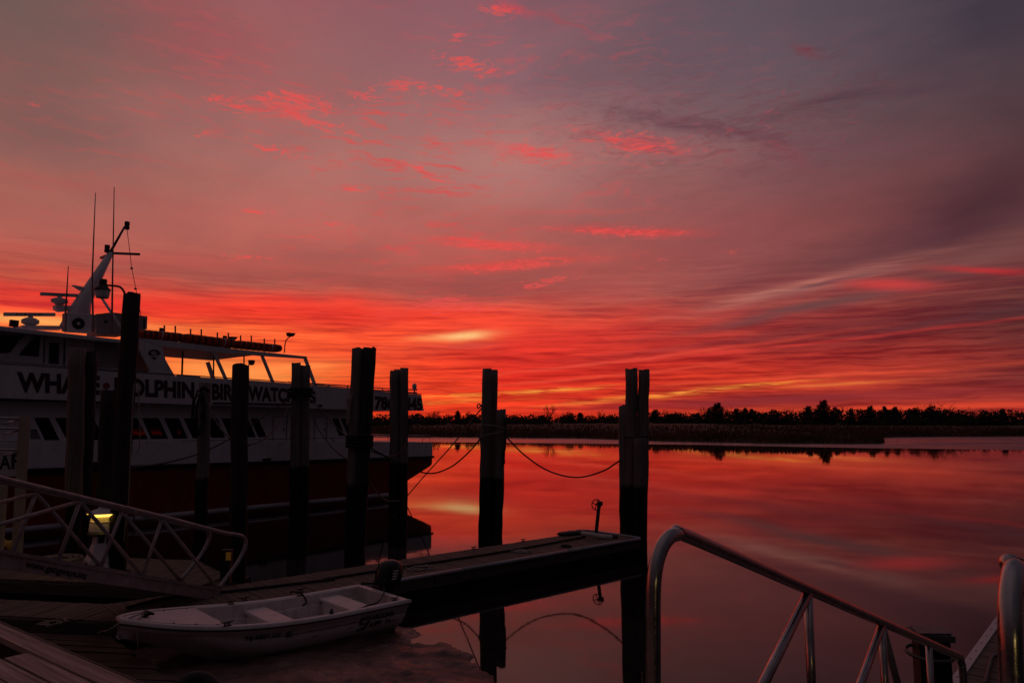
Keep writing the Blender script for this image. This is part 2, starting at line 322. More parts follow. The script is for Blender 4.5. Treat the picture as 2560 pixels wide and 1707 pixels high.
def water_mat():
    m, t, b = newmat('still_river_water')
    gm = t.n.new('ShaderNodeNewGeometry'); pos = gm.outputs['Position']
    b.inputs['Base Color'].default_value = (.010, .007, .007, 1); b.inputs['IOR'].default_value = 1.333
    r1 = t.noise(t.mapping(pos, scale=(.05, .20, 1)), 1.0, 3, .5)
    b.inputs['Specular IOR Level'].default_value = .5
    t.l.new(t.rng(r1, .35, .7, .012, .06), b.inputs['Roughness'])
    n1 = t.noise(t.mapping(pos, scale=(.28, 1.3, 1)), 1.0, 4, .55)
    n2 = t.noise(t.mapping(pos, scale=(1.6, 7.5, 1)), 1.0, 3, .55)
    hgt = t.math('ADD', t.math('MULTIPLY', n1, .55), t.math('MULTIPLY', n2, .06))
    bn = t.n.new('ShaderNodeBump'); bn.inputs['Strength'].default_value = .02; bn.inputs['Distance'].default_value = .06
    t.l.new(hgt, bn.inputs['Height']); t.l.new(bn.outputs[0], b.inputs['Normal'])
    return m
M['water'] = water_mat()
def mud_mat(name, c, r0, r1, sc_, bstr):
    m, t, b = newmat(name)
    gm = t.n.new('ShaderNodeNewGeometry'); pos = gm.outputs['Position']
    n = t.noise(pos, sc_, 8, .62, .4); n2 = t.noise(t.mapping(pos, scale=(.4, 1, 1)), sc_ * .35, 4, .55)
    t.l.new(t.mix(t.rng(n, .3, .7), tuple(x * .55 for x in c) + (1,), tuple(x * 1.3 for x in c) + (1,)), b.inputs['Base Color'])
    t.l.new(t.rng(n2, .4, .62, r0, r1), b.inputs['Roughness'])
    bn = t.n.new('ShaderNodeBump'); bn.inputs['Strength'].default_value = bstr; bn.inputs['Distance'].default_value = .05
    t.l.new(n, bn.inputs['Height']); t.l.new(bn.outputs[0], b.inputs['Normal']); return m
M['mud'] = mud_mat('wet_dark_mud', (.095, .052, .042), .25, .62, 6.0, .8)
M['mudflat'] = mud_mat('wet_mudflat', (.14, .10, .11), .22, .36, .35, .12)
M['marsh'] = mud_mat('marsh_ground', (.095, .05, .03), .9, .95, .25, .4)

# ------------------------------------------------------------------ mesh building
class MB:
    def __init__(s): s.v = []; s.f = []; s.uv = []; s.sm = []
    def face(s, idx, uv=None, smooth=False):
        s.f.append(idx); s.uv.append(uv); s.sm.append(smooth)
    def poly(s, pts, uv=None):
        i = len(s.v); s.v += [V(p) for p in pts]; s.face(list(range(i, i + len(pts))), uv); return s
    def prism(s, pts, ext):
        n = len(pts); e = V(ext); i = len(s.v); s.v += [V(p) for p in pts] + [V(p) + e for p in pts]
        s.face(list(range(i, i + n))[::-1]); s.face(list(range(i + n, i + 2 * n)))
        for k in range(n): a = i + k; b = i + (k + 1) % n; s.face([a, b, b + n, a + n])
        return s
    def box(s, c, ux, uy, uz, bev=0.0):                       # half-axis vectors; ux is the long (grain) direction
        c, ux, uy, uz = V(c), V(ux), V(uy), V(uz); i = len(s.v)
        ox, oy = random.uniform(0, 50), random.uniform(0, 50); lx, ly, lz = ux.length, uy.length, uz.length
        for k in (-1, 1):
            for j in (-1, 1):
                for l in (-1, 1): s.v.append(c + ux * l + uy * j + uz * k)
        def q(a, b, d, e, ax):
            uvs = []
            for t_ in (a, b, d, e):
                l = -1 if t_ % 2 == 0 else 1; j = -1 if (t_ // 2) % 2 == 0 else 1; k = -1 if t_ < 4 else 1
                if ax == 'z': uvs.append((ox + l * lx, oy + j * ly))
                elif ax == 'y': uvs.append((ox + l * lx, oy + 3 + k * lz))
                else: uvs.append((ox + j * ly * .2, oy + 5 + k * lz))
            s.face([i + a, i + b, i + d, i + e], uvs)
        q(0, 2, 3, 1, 'z'); q(4, 5, 7, 6, 'z'); q(0, 1, 5, 4, 'y'); q(2, 6, 7, 3, 'y'); q(0, 4, 6, 2, 'x'); q(1, 3, 7, 5, 'x')
        return s
    def abox(s, c, sx, sy, sz): return s.box(c, (sx / 2, 0, 0), (0, sy / 2, 0), (0, 0, sz / 2))
    def bar(s, p0, p1, w, h, up=(0, 0, 1)):
        p0, p1 = V(p0), V(p1); d = (p1 - p0); L = d.length; d.normalize(); sd = d.cross(V(up))
        if sd.length < 1e-4: sd = d.cross(V((1, 0, 0)))
        sd.normalize(); u = sd.cross(d); return s.box((p0 + p1) / 2, d * L / 2, sd * w / 2, u * h / 2)
    def tube(s, pts, r, n=8, caps=True, closed=False):
        pts = [V(p) for p in pts]; m = len(pts); rr = r if isinstance(r, (list, tuple)) else [r] * m
        base = len(s.v); prev = None; acc = 0; ox = random.uniform(0, 40); oy = random.uniform(0, 40); ls = []
        for k in range(m):
            if closed: t_ = pts[(k + 1) % m] - pts[k - 1]
            else: t_ = pts[min(k + 1, m - 1)] - pts[max(k - 1, 0)]
            t_.normalize()
            if prev is None:
                a = V((0, 0, 1)) if abs(t_.z) < .9 else V((1, 0, 0)); x = t_.cross(a).normalized()
            else:
                x = prev - t_ * prev.dot(t_); x.normalize()
            prev = x; y = t_.cross(x)
            if k: acc += (pts[k] - pts[k - 1]).length
            ls.append(acc)
            for j in range(n):
                a = 2 * math.pi * j / n; s.v.append(pts[k] + (x * math.cos(a) + y * math.sin(a)) * rr[k])
        cir = 2 * math.pi * rr[0]
        for k in range(m if closed else m - 1):
            k2 = (k + 1) % m
            for j in range(n):
                j2 = (j + 1) % n
                u0, u1 = oy + cir * j / n, oy + cir * (j + 1) / n
                s.face([base + k * n + j, base + k * n + j2, base + k2 * n + j2, base + k2 * n + j],
                       [(ox + ls[k], u0), (ox + ls[k], u1), (ox + ls[k2], u1), (ox + ls[k2], u0)], True)
        if caps and not closed:
            cu = [(ox + .3 * math.cos(j), oy + .3 * math.sin(j)) for j in range(n)]
            s.face([base + j for j in range(n)][::-1], cu); s.face([base + (m - 1) * n + j for j in range(n)], cu)
        return s
    def lathe(s, c, prof, n=16, smooth=True, axis=None, rot=0.0, caps=True):
        c = V(c); base = len(s.v); az = V(axis).normalized() if axis else V((0, 0, 1))
        ax = az.cross(V((0, 1, 0))); ax = ax.normalized() if ax.length > .01 else V((1, 0, 0)); ay = az.cross(ax)
        for (r, z) in prof:
            for j in range(n):
                a = 2 * math.pi * j / n + rot; s.v.append(c + (ax * math.cos(a) + ay * math.sin(a)) * r + az * z)
        for k in range(len(prof) - 1):
            for j in range(n):
                j2 = (j + 1) % n; s.face([base + k * n + j, base + k * n + j2, base + (k + 1) * n + j2, base + (k + 1) * n + j], None, smooth)
        if caps:
            s.face([base + j for j in range(n)][::-1]); s.face([base + (len(prof) - 1) * n + j for j in range(n)])
        return s
    def loft(s, rings, smooth=True, caps=True, closed=True):
        base = len(s.v); n = len(rings[0])
        for r in rings: s.v += [V(p) for p in r]
        for k in range(len(rings) - 1):
            for j in range(n if closed else n - 1):
                j2 = (j + 1) % n; s.face([base + k * n + j, base + k * n + j2, base + (k + 1) * n + j2, base + (k + 1) * n + j], None, smooth)
        if caps: s.face([base + j for j in range(n)][::-1]); s.face([base + (len(rings) - 1) * n + j for j in range(n)])
        return s
    def build(s, name, mat, parent=None, bevel=0.0, link=True):
        off = V(parent['_w']) if parent is not None else V((0, 0, 0))
        if parent is None and link:
            xs = [p.x for p in s.v]; ys = [p.y for p in s.v]; zs = [p.z for p in s.v]
            off = V(((min(xs) + max(xs)) / 2, (min(ys) + max(ys)) / 2, min(zs)))
        me = bpy.data.meshes.new(name); me.from_pydata([tuple(p - off) for p in s.v], [], s.f)
        me.polygons.foreach_set('use_smooth', s.sm)
        if any(u is not None for u in s.uv):
            lay = me.uv_layers.new(name='UVMap'); k = 0; buf = []
            for fi, f in enumerate(s.f):
                u = s.uv[fi]
                for q in range(len(f)): buf += list(u[q]) if u else [0.0, 0.0]
            lay.data.foreach_set('uv', buf)
        me.materials.append(mat); me.update()
        o = bpy.data.objects.new(name, me); col.objects.link(o)
        if parent is not None: o.parent = parent
        else: o.location = off
        o['_w'] = tuple(off)
        if bevel:
            bv = o.modifiers.new('bevel', 'BEVEL'); bv.width = bevel; bv.segments = 2; bv.limit_method = 'ANGLE'
        return o
def thing(name, loc, label, cat, group=None):
    o = bpy.data.objects.new(name, None); col.objects.link(o); o.location = loc; o.empty_display_size = .3
    o['_w'] = tuple(loc); return tag(o, label, cat, group)
def tag(o, label=None, cat=None, group=None, kind=None):
    if label: o['label'] = label
    if cat: o['category'] = cat
    if group: o['group'] = group
    if kind: o['kind'] = kind
    return o
def structure(o): o['kind'] = 'structure'; return o

def text_mb(s, fn, weight=.012, mb=None):
    cu = bpy.data.curves.new('lettering', 'FONT'); cu.body = s; cu.size = 1; cu.offset = weight; cu.resolution_u = 4; cu.fill_mode = 'FRONT'
    ob = bpy.data.objects.new('lettering', cu); col.objects.link(ob)
    bpy.context.view_layer.update()
    me = bpy.data.meshes.new_from_object(ob.evaluated_get(bpy.context.evaluated_depsgraph_get()))
    col.objects.unlink(ob); bpy.data.objects.remove(ob); bpy.data.curves.remove(cu)
    xs = [v.co.x for v in me.vertices]; ys = [v.co.y for v in me.vertices]
    x0, x1, y0, y1 = min(xs), max(xs), min(ys), max(ys)
    mb = mb or MB(); b = len(mb.v)
    mb.v += [V(fn((v.co.x - x0) / (x1 - x0), (v.co.y - y0) / (y1 - y0))) for v in me.vertices]
    for p in me.polygons: mb.face([b + i for i in p.vertices])
    bpy.data.meshes.remove(me); return mb
def curve_pts(p, n=8):                                       # Catmull-Rom through points
    p = [V(q) for q in p]; q = [p[0] * 2 - p[1]] + p + [p[-1] * 2 - p[-2]]; out = []
    for i in range(1, len(q) - 2):
        a, b, c, d = q[i - 1:i + 3]
        for k in range(n):
            t = k / n; out.append(.5 * ((2 * b) + (c - a) * t + (2 * a - 5 * b + 4 * c - d) * t * t + (3 * b - a - 3 * c + d) * t ** 3))
    out.append(p[-1]); return out

# ------------------------------------------------------------------ ground, water, marsh
w = MB(); w.poly([(-3000, -300, 0), (3000, -300, 0), (3000, 7000, 0), (-3000, 7000, 0)])
structure(w.build('water', M['water']))

import mathutils.noise as mn
def nz(x, y, s=1.0, o=0.0): return mn.fractal(V((x * s, y * s, o)), 1.0, 2.0, 5)
def interp(t, x):
    if x <= t[0][0]: return t[0][1]
    for (a, b), (c, d) in zip(t, t[1:]):
        if x <= c: return b + (d - b) * (x - a) / (c - a)
    return t[-1][1]
# near mud bank, falling away under the water
EDGE = [(-14, 13.0), (-4, 13.2), (-2.2, 12.7), (-1.7, 12.35), (-1.1, 11.7), (-.55, 10.8), (-.22, 10.0), (-.12, 9.0), (.1, 8.0), (.5, 7), (3, 5.5), (8, 3)]
mb = MB(); nx, ny = 200, 190
for j in range(ny + 1):
    for i in range(nx + 1):
        x = -13 + 17 * i / nx; y = -1 + 14.5 * j / ny
        e = interp(EDGE, x) + .45 * nz(x, y, .9, 3)
        dd = (e - y)
        z = .055 * dd if dd > 0 else .3 * dd
        z = min(z, .5) + .045 * nz(x, y, 1.6, 1) * (1 if dd > -.5 else 0) + .04 * nz(x, y, 6.0, 2) + .005
        mb.v.append(V((x, y, max(z, -.6))))
for j in range(ny):
    for i in range(nx):
        a = j * (nx + 1) + i; mb.face([a, a + 1, a + nx + 2, a + nx + 1], None, True)
structure(mb.build('mud_bank', M['mud']))

# far mud flat and marsh: shore lines measured on the photo
MUDW = [(-400, 330), (-140, 300), (-95, 250), (-60, 172), (-34, 124), (-18, 117), (0, 111), (24, 103.6), (47, 88.9), (59, 84), (110, 70), (260, 40)]
BANK = [(-400, 350), (-150, 318), (-100, 266), (-62, 200), (-40, 170), (-20, 148), (0, 141), (12, 136), (24, 118), (34, 108), (46, 103), (52, 103), (56, 109), (60, 124), (68, 140), (84, 148), (108, 152), (160, 150), (400, 140)]
mb = MB(); nx = 160
for i in range(nx + 1):
    x = -400 + 800 * i / nx if False else -400 + 800 * ((i / nx))
xs = sorted(set([-400 + 8 * i for i in range(30)] + [-160 + 1.25 * i for i in range(280)] + [190 + 10 * i for i in range(22)]))
rows = 8
for x in xs:
    a = interp(MUDW, x) + 1.0 * nz(x, 0, .06, 5) ; b = interp(BANK, x) + 3
    for k in range(rows + 1):
        t = k / rows; y = a - 3 + (b - a + 3) * t
        z = -.12 + .30 * max(0, min(1, (y - a + 2.5) / 12)) + .02 * nz(x, y, .3, 2)
        mb.v.append(V((x, y, z)))
for i in range(len(xs) - 1):
    for k in range(rows):
        a = i * (rows + 1) + k; mb.face([a, a + rows + 1, a + rows + 2, a + 1], None, True)
structure(mb.build('mudflat', M['mudflat']))
mb = MB(); prof = [(0, .05), (.5, .45), (1.6, .72), (6, .85), (20, 1.0), (40, 1.4), (65, 2.0), (95, 2.5), (160, 2.7), (500, 2.8), (2500, 2.8)]
def bank_y(x): return interp(BANK, x) + 1.6 * nz(x, 0, .12, 9) + .5 * nz(x, 1, .5, 4)
for x in xs:
    b = bank_y(x)
    for (d, z) in prof: mb.v.append(V((x * (1 if d < 100 else 1 + d / 300), b + d, z + (.12 * nz(x, d, .1, 6) if d > 3 else 0))))
n = len(prof)
for i in range(len(xs) - 1):
    for k in range(n - 1):
        a = i * n + k; mb.face([a, a + n, a + n + 1, a + 1], None, True)
structure(mb.build('marsh', M['marsh']))
# marsh grass
mb = MB()
for k in range(26000):
    x = random.uniform(-75, 135); d = abs(random.gauss(0, 1)) * 34 + .3 if k % 3 else random.uniform(.2, 3)
    y = bank_y(x) + d; z = interp(prof, d); hgt = random.uniform(.35, .75) * (1.25 if nz(x, y, .07, 2) > 0 else .8)
    wd = random.uniform(.12, .3); tx, ty = random.uniform(-.15, .15), random.uniform(-.2, .2); a = random.uniform(-.7, .7)
    ex, ey = math.cos(a) * wd / 2, math.sin(a) * wd / 2
    i = len(mb.v); mb.v += [V((x - ex, y - ey, z - .05)), V((x + ex, y + ey, z - .05)), V((x + tx, y + ty, z + hgt))]; mb.face([i, i + 1, i + 2])
tag(mb.build('marsh_grass', M['reed']), 'dry brown marsh grass covering the far bank', 'marsh grass', kind='stuff')

# ------------------------------------------------------------------ trees beyond the marsh
def leaf_cloud(mb, c, rx, ry, rz, n, size, shape=lambda t: 1.0):
    for k in range(n):
        u = random.uniform(-1, 1); a = random.uniform(0, 2 * math.pi); rr = random.random() ** .45
        rad = math.sqrt(max(0, 1 - u * u)) * rr * shape(u)
        p = V(c) + V((rx * rad * math.cos(a), ry * rad * math.sin(a), rz * u))
        s_ = size * random.uniform(.5, 1.4); q = Matrix.Rotation(random.uniform(0, 6.28), 3, V((random.uniform(-1, 1), random.uniform(-1, 1), random.uniform(-1, 1))).normalized())
        i = len(mb.v); mb.v += [p + q @ V((-s_, -s_ * .5, 0)), p + q @ V((s_, -s_ * .5, 0)), p + q @ V((s_ * .2, s_, 0))]; mb.face([i, i + 1, i + 2])
def limb(mb, p, d, L, r, depth, spread=.55, n=4):
    pts = [V(p)]; dd = V(d).normalized(); seg = 4
    for k in range(seg):
        dd = (dd + V((random.gauss(0, .12), random.gauss(0, .12), random.gauss(.04, .08)))).normalized(); pts.append(pts[-1] + dd * L / seg)
    mb.tube(pts, [r * (1 - .6 * k / seg) for k in range(seg + 1)], n=n if depth > 1 else 3, caps=False)
    if depth > 0:
        for k in range(random.choice((3, 4, 4))):
            t = random.uniform(.35, 1); q = pts[min(seg, int(t * seg + .5))]
            ax = V((random.gauss(0, 1), random.gauss(0, 1), random.gauss(0, .5))).normalized()
            limb(mb, q, (dd + ax * spread * 1.6), L * random.uniform(.5, .72), max(r * .5, .035), depth - 1, spread, 3)
def cedar(seed, h=8.0, wd=2.6):
    random.seed(seed); t = MB(); t.tube([(0, 0, -.3), (.1, 0, h * .5), (0, .1, h * .96)], [.22, .15, .03], 6)
    c = MB(); n = 14
    for k in range(n):
        z = h * (.12 + .86 * k / (n - 1)); rad = wd * (1 - .62 * (k / (n - 1)) ** 2.2) * random.uniform(.45, 1.25)
        for j in range(5 if k < n - 2 else 2):
            a = random.uniform(0, 6.28); q = random.uniform(.3, 1) * rad
            cx, cy = q * math.cos(a), q * math.sin(a); tip = V((cx * 1.15, cy * 1.15, z + random.uniform(.1, .5)))
            leaf_cloud(c, (cx * .8, cy * .8, z), rad * .42 + .2, rad * .42 + .2, h * .055 + .18, 60, .20)
            leaf_cloud(c, tip, .28, .28, .3, 10, .16)
    for q in range(4): leaf_cloud(c, (random.uniform(-.9, .9), random.uniform(-.9, .9), h * random.uniform(.93, 1.02)), .3, .3, .35, 16, .16)
    return t, c
def bare(seed, h=8.0, spread=.55):
    random.seed(seed); t = MB(); t.tube([(0, 0, -.3), (.1, 0, h * .22), (.05, .05, h * .42)], [.34, .28, .22], 6)
    c = MB()
    for k in range(7):
        a = 6.28 * k / 7 + random.uniform(-.4, .4); z = h * random.uniform(.18, .42)
        limb(c, (.05, .03, z), (math.cos(a) * random.uniform(.4, 1), math.sin(a) * random.uniform(.4, 1), random.uniform(.7, 1.3)), h * .40, .15, 3, spread)
    return t, c
def bush(seed, h=4.0, wd=3.2):
    random.seed(seed); t = MB()
    for k in range(4): t.tube([(random.uniform(-.5, .5), random.uniform(-.5, .5), -.3), (random.uniform(-1, 1), random.uniform(-1, 1), h * .6)], [.1, .03], 4)
    c = MB()
    for k in range(12):
        a = random.uniform(0, 6.28); q = random.random() ** .6 * wd; hh = h * (1 - .5 * (q / wd) ** 2) * random.uniform(.7, 1.05)
        leaf_cloud(c, (q * math.cos(a), q * math.sin(a), hh * .5), wd * .38, wd * .38, hh * .5, 110, .22)
    for k in range(10):
        a = random.uniform(0, 6.28); q = random.random() * wd; limb(c, (q * math.cos(a), q * math.sin(a), h * .5), (random.gauss(0, .3), random.gauss(0, .3), 1), h * .5, .03, 1)
    return t, c
PROT = {'cedar': [], 'bare': [], 'bush': []}
for s_ in range(5): PROT['cedar'].append([b.build('x', m, link=False) for b, m in zip(cedar(100 + s_, 8, 2.9 + .5 * (s_ % 3)), (M['bark'], M['needle']))])
for s_ in range(5): PROT['bare'].append([b.build('x', m, link=False) for b, m in zip(bare(200 + s_, 8, .45 + .1 * (s_ % 3)), (M['bark'], M['twig']))])
for s_ in range(4): PROT['bush'].append([b.build('x', m, link=False) for b, m in zip(bush(300 + s_), (M['bark'], M['shrub']))])
for k in PROT:
    for pr in PROT[k]:
        for o in pr: o.location = (0, 0, 0); col.objects.unlink(o)
GEN = {'cedar': ('cedar_tree', 'dark ragged evergreen cedar in the treeline beyond the far marsh', 'tree', 'cedars in the far treeline', 8.0),
       'bare': ('bare_tree', 'leafless tree with fine bare branches in the treeline beyond the far marsh', 'tree', 'bare trees in the far treeline', 8.0),
       'bush': ('marsh_shrub', 'low rounded dark shrub at the foot of the far treeline', 'shrub', 'shrubs along the far marsh edge', 4.3)}
def plant(kind, px, py, d, wscale=1.0, label=None):
    nm, lb, cat, grp, h0 = GEN[kind]
    p = at(px, py, d); base = interp(prof, d - bank_y(p.x)) - .1; h = max(p.z - base, 1.0); s_ = h / h0
    pr = random.choice(PROT[kind]) if label is None else PROT[kind][0]
    r = thing(nm, (p.x, d, base), label or lb, cat, None if label else grp)
    r.rotation_euler.z = random.uniform(0, 6.28); r.scale = (s_ * wscale, s_ * wscale, s_)
    for o, n_ in zip(pr, ('trunk', 'crown')):
        c = o.copy(); c.name = n_; col.objects.link(c); c.parent = r
random.seed(5)
# skyline read from the photograph (x, top y)
sk = [('bare', 960, 1030), ('cedar', 1010, 1036), ('bush', 1045, 1032), ('bare', 1090, 1022), ('cedar', 1145, 1023), ('bare', 1170, 1024), ('bush', 1185, 1030), ('bush', 1285, 1033), ('bush', 1325, 1037), ('bush', 1362, 1030),
      ('cedar', 1450, 1029), ('bush', 1480, 1034), ('bare', 1503, 1023), ('bush', 1530, 1031), ('cedar', 1640, 1020), ('bare', 1660, 1018), ('bush', 1690, 1022),
      ('bare', 1755, 1013), ('cedar', 1772, 1016), ('bare', 1810, 1018), ('bare', 1825, 1016), ('cedar', 1842, 1017), ('cedar', 1862, 1015), ('cedar', 1880, 1018), ('bush', 1905, 1024), ('cedar', 1935, 1020), ('bare', 1950, 1019), ('bare', 1975, 1016), ('bush', 1990, 1020),
      ('cedar', 2022, 1009), ('cedar', 2085, 1013), ('bare', 2103, 1011), ('cedar', 2128, 1016), ('bare', 2150, 1016), ('cedar', 2174, 1009), ('bush', 2195, 1020), ('cedar', 2212, 1010), ('bare', 2245, 1010), ('cedar', 2238, 1012), ('cedar', 2278, 1015), ('bare', 2300, 1012), ('bush', 2320, 1014),
      ('bush', 2375, 1012), ('bare', 2418, 1017), ('bare', 2448, 1014), ('bush', 2460, 1020), ('cedar', 2506, 1018), ('bare', 2535, 1020), ('bare', 2565, 1020), ('bush', 2590, 1022), ('cedar', 2640, 1012), ('bare', 2700, 1010)]
for k, x, y in sk:
    d = 252 - max(0, (x - 1500)) * .02 + random.uniform(-8, 8)
    y += 2 + max(0, (1034 - y)) * .22
    plant(k, x, y, d, {'cedar': random.uniform(.95, 1.5), 'bare': random.uniform(.8, 1.1), 'bush': random.uniform(1.2, 1.7)}[k])
plant('bare', 1376, 1013, 245, .75, 'tallest lone bare tree of the treeline, just right of the middle pilings')
plant('cedar', 2057, 1003, 228, 1.25, 'tallest dark cedar of the far treeline, with a flat ragged top')
plant('bush', 2340, 1010, 232, 1.6, 'broadest round-topped tree of the far treeline, towards the right edge')
plant('bush', 1420, 1026, 248, .9, 'small round crown just right of the lone tall bare tree')
plant('cedar', 1792, 1009, 236, 1.5, 'broad dark cedar just right of the right-hand pilings in the treeline')
for k in range(70):
    px = random.uniform(930, 2600); dd = 236 - max(0, px - 1500) * .012 + random.uniform(-8, 8)
    plant('bush', px, random.uniform(1040, 1048) - max(0, px - 1600) * .008, dd, random.uniform(1.3, 2.2))
# the wood behind, one mass
mb = MB(); random.seed(8)
for k in range(900):
    px = random.uniform(300, 2900); d = random.uniform(262, 300); y = 1038 - 12 * max(0, min(1, (px - 1500) / 600)) + random.uniform(-3, 8)
    p = at(px, y, d); h = p.z - 2
    leaf_cloud(mb, (p.x, d, 2 + h * .5), 2.6, 2.2, h * .52, 36, .42)
tag(mb.build('far_wood', M['shrub']), 'dark continuous wood closing the view behind the single trees', 'wood', kind='stuff')

# ------------------------------------------------------------------ the big excursion boat
S = on(1018, 1243); Bp = on(100, 1335); ax = (Bp - S); ax.normalize(); nn = V((-ax.y, ax.x, 0))
if nn.y < 0: nn = -nn
def W(u, v, z): return V((S.x + ax.x * u + nn.x * v, S.y + ax.y * u + nn.y * v, z))
def sd(px, py, off=0.0):                                     # pixel to (u, z) on the boat's long plane at depth off
    r = ray(px, py); d = S.dot(nn) + off; t = d / (r.x * nn.x + r.y * nn.y); p = V((r.x * t, r.y * t, ZC + r.z * t))
    return (p - S).dot(ax), p.z
def SP(px, py, off=0.0): u, z = sd(px, py, off); return W(u, off, z)
def plate(mb, pxs, off, th=.04): return mb.prism([SP(x, y, off) for x, y in pxs], nn * th)
def uzplate(mb, uz, v, th): return mb.prism([W(u, v, z) for u, z in uz], nn * th)
boat = thing('excursion_boat', W(7, 3, 0), 'large white and red excursion boat with a lettered upper deck behind the pilings', 'boat')
BW = 6.4
UB = 22.0
# hull: red below, white topsides; the bow (out of frame) closes to a stem
def hullband(z0a, z0b, z1a, z1b, inset=0.0, stern=None):
    mb = MB(); st = []
    for u in (-1.45, 0, 4, 8, 12, 15, 17, 19, 21, UB):
        k = max(0, (u - 15) / (UB - 15)); vn = inset + (BW / 2 - .05 - inset) * k ** 2.2
        t = (u + 1.45) / (UB + 1.45); st.append((u, vn, BW - vn, z0a + (z0b - z0a) * t, z1a + (z1b - z1a) * t))
    return st
def band_mesh(st):
    mb = MB(); mb.loft([[W(u, a, z0), W(u, b, z0), W(u, b, z1), W(u, a, z1)] for (u, a, b, z0, z1) in st], smooth=False); return mb
st = hullband(0, 0, 1.74, 2.02)
st = [(u, a, b, interp([(-1.45, 1.42), (-1.33, 1.32), (0, .74), (.02, -.5)], u) if u < .5 else -.5, z1) for (u, a, b, z0, z1) in [(-1.45,) + st[0][1:], (-1.33,) + st[0][1:], (0,) + st[1][1:], (.03,) + st[1][1:]] + st[2:]]
band_mesh(st).build('hull', M['hull_red'], boat)
st = hullband(1.745, 2.025, 2.42, 3.0, inset=-.02)
band_mesh(st).build('bulwark', M['boat_white'], boat)
mb = MB(); mb.tube([W(u, -.06, 1.74 + (u + 1.45) * .012) for u in (-1.5, 2, 6, 10, 15, 17)], .06, 6); mb.build('rub_rail', M['black_rubber'], boat)
mb = MB()                                                    # dark scuppers above the red
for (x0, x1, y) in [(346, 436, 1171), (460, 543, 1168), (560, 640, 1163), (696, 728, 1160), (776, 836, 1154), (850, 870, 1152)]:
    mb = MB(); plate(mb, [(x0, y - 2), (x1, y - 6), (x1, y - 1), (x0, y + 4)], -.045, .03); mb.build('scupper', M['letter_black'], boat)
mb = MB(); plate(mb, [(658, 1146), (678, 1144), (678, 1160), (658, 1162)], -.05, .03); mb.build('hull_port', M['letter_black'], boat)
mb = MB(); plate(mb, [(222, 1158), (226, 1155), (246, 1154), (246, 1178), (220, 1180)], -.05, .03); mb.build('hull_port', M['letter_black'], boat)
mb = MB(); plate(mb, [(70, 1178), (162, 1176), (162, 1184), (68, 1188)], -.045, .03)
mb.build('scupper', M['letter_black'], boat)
# main cabin walls with raked windows cut through
WN = [(85, 122, 150, 113), (137, 178, 206, 168), (193, 234, 262, 224), (248, 290, 318, 279), (303, 343, 371, 332), (355, 397, 421, 378), (410, 447, 470, 433), (459, 497, 520, 482), (508, 543, 564, 529), (553, 592, 612, 575), (600, 620, 640, 620), (626, 646, 667, 646)]
zt, zb = 3.50, 2.78
def uof(px, z, off):
    lo, hi = 0.0, 0.0
    y = 1070.0
    for it in range(30):
        u, zz = sd(px, y, off); y += (zz - z) * 60
    return sd(px, y, off)[0]
wins = []
for (a, b, c, d) in WN: wins.append((uof(a, zt, .42), uof(b, zt, .42), uof(c, zb, .42), uof(d, zb, .42)))
wins.append((uof(830, zt, .42), uof(846, zt, .42), uof(861, zb, .42), uof(848, zb, .42)))
wins.append((uof(852, zt, .42), uof(868, zt, .42), uof(884, zb, .42), uof(870, zb, .42)))
wins = [(17.0, 16.2, 15.7, 16.5)] + wins
U0, U1 = 2.6, 17.6
VC = .42
def wall(v, name='cabin_wall', wins=None, zt=3.50):
    mb = MB(); th = .05
    uzplate(mb, [(U0, 2.5), (U1, 2.9), (U1, zb), (U0, zb)] if False else [(U0, 2.3), (U1, 2.3), (U1, zb), (U0, zb)], v, th)
    uzplate(mb, [(U0, zt), (U1, zt), (U1, 4.0), (U0, 4.0)], v, th)
    pt, pb = U1, U1
    for (a, b, c, d) in wins:
        uzplate(mb, [(pt, zt), (a, zt), (d, zb), (pb, zb)], v, th); pt, pb = b, c
    uzplate(mb, [(pt, zt), (U0, zt), (U0, zb), (pb, zb)], v, th)
    return mb.build(name, M['boat_white'] , boat)
VF = BW - VC - .05; ztf = 3.17
fwins = [(uof(a, ztf, VF), uof(b, ztf, VF), uof(b + 6, zb, VF), uof(a + 6, zb, VF)) for a, b in ((-30, 8), (296, 366), (374, 400), (441, 449))]
wall(VC, wins=wins); wall(VF, wins=fwins, zt=ztf)
mb = MB(); mb.prism([W(U0, VC, 2.3), W(U0, BW - VC, 2.3), W(U0, BW - VC, 4), W(U0, VC, 4)], ax * .05); mb.build('aft_bulkhead', M['boat_white'], boat)
mb = MB(); mb.prism([W(U1, VC, 2.3), W(U1, BW - VC, 2.3), W(U1, BW - VC, 4), W(U1, VC, 4)], ax * .05); mb.build('front_bulkhead', M['boat_white'], boat)
for v, ws_, z1_ in ((VC + .02, wins, zt), (VF + .02, fwins, ztf)):
    for (a, b, c, d) in ws_:
        mb = MB(); uzplate(mb, [(a, z1_), (b, z1_), (c, zb), (d, zb)], v, .012); mb.build('window', M['glass'], boat)
mb = MB(); mb.tube([W(u, .06, 2.705) for u in (2.6, 8, 17)], .012, 4)
for u in (4, 5.5, 7.2, 9, 10.6, 12.4, 14.1): mb.tube([W(u, .07, 2.70), W(u - .1, -.02, 2.52)], .018, 5)
mb.build('grab_line', M['letter_black'], boat)
mb = MB()
for k in range(7): plate(mb, [(76, 1073 + k * 3.6), (92 + k * 1.6, 1073 + k * 3.6), (93 + k * 1.6, 1075 + k * 3.6), (76, 1075 + k * 3.6)], VC - .015, .02)
mb.build('vent_louver', M['letter_black'], boat)
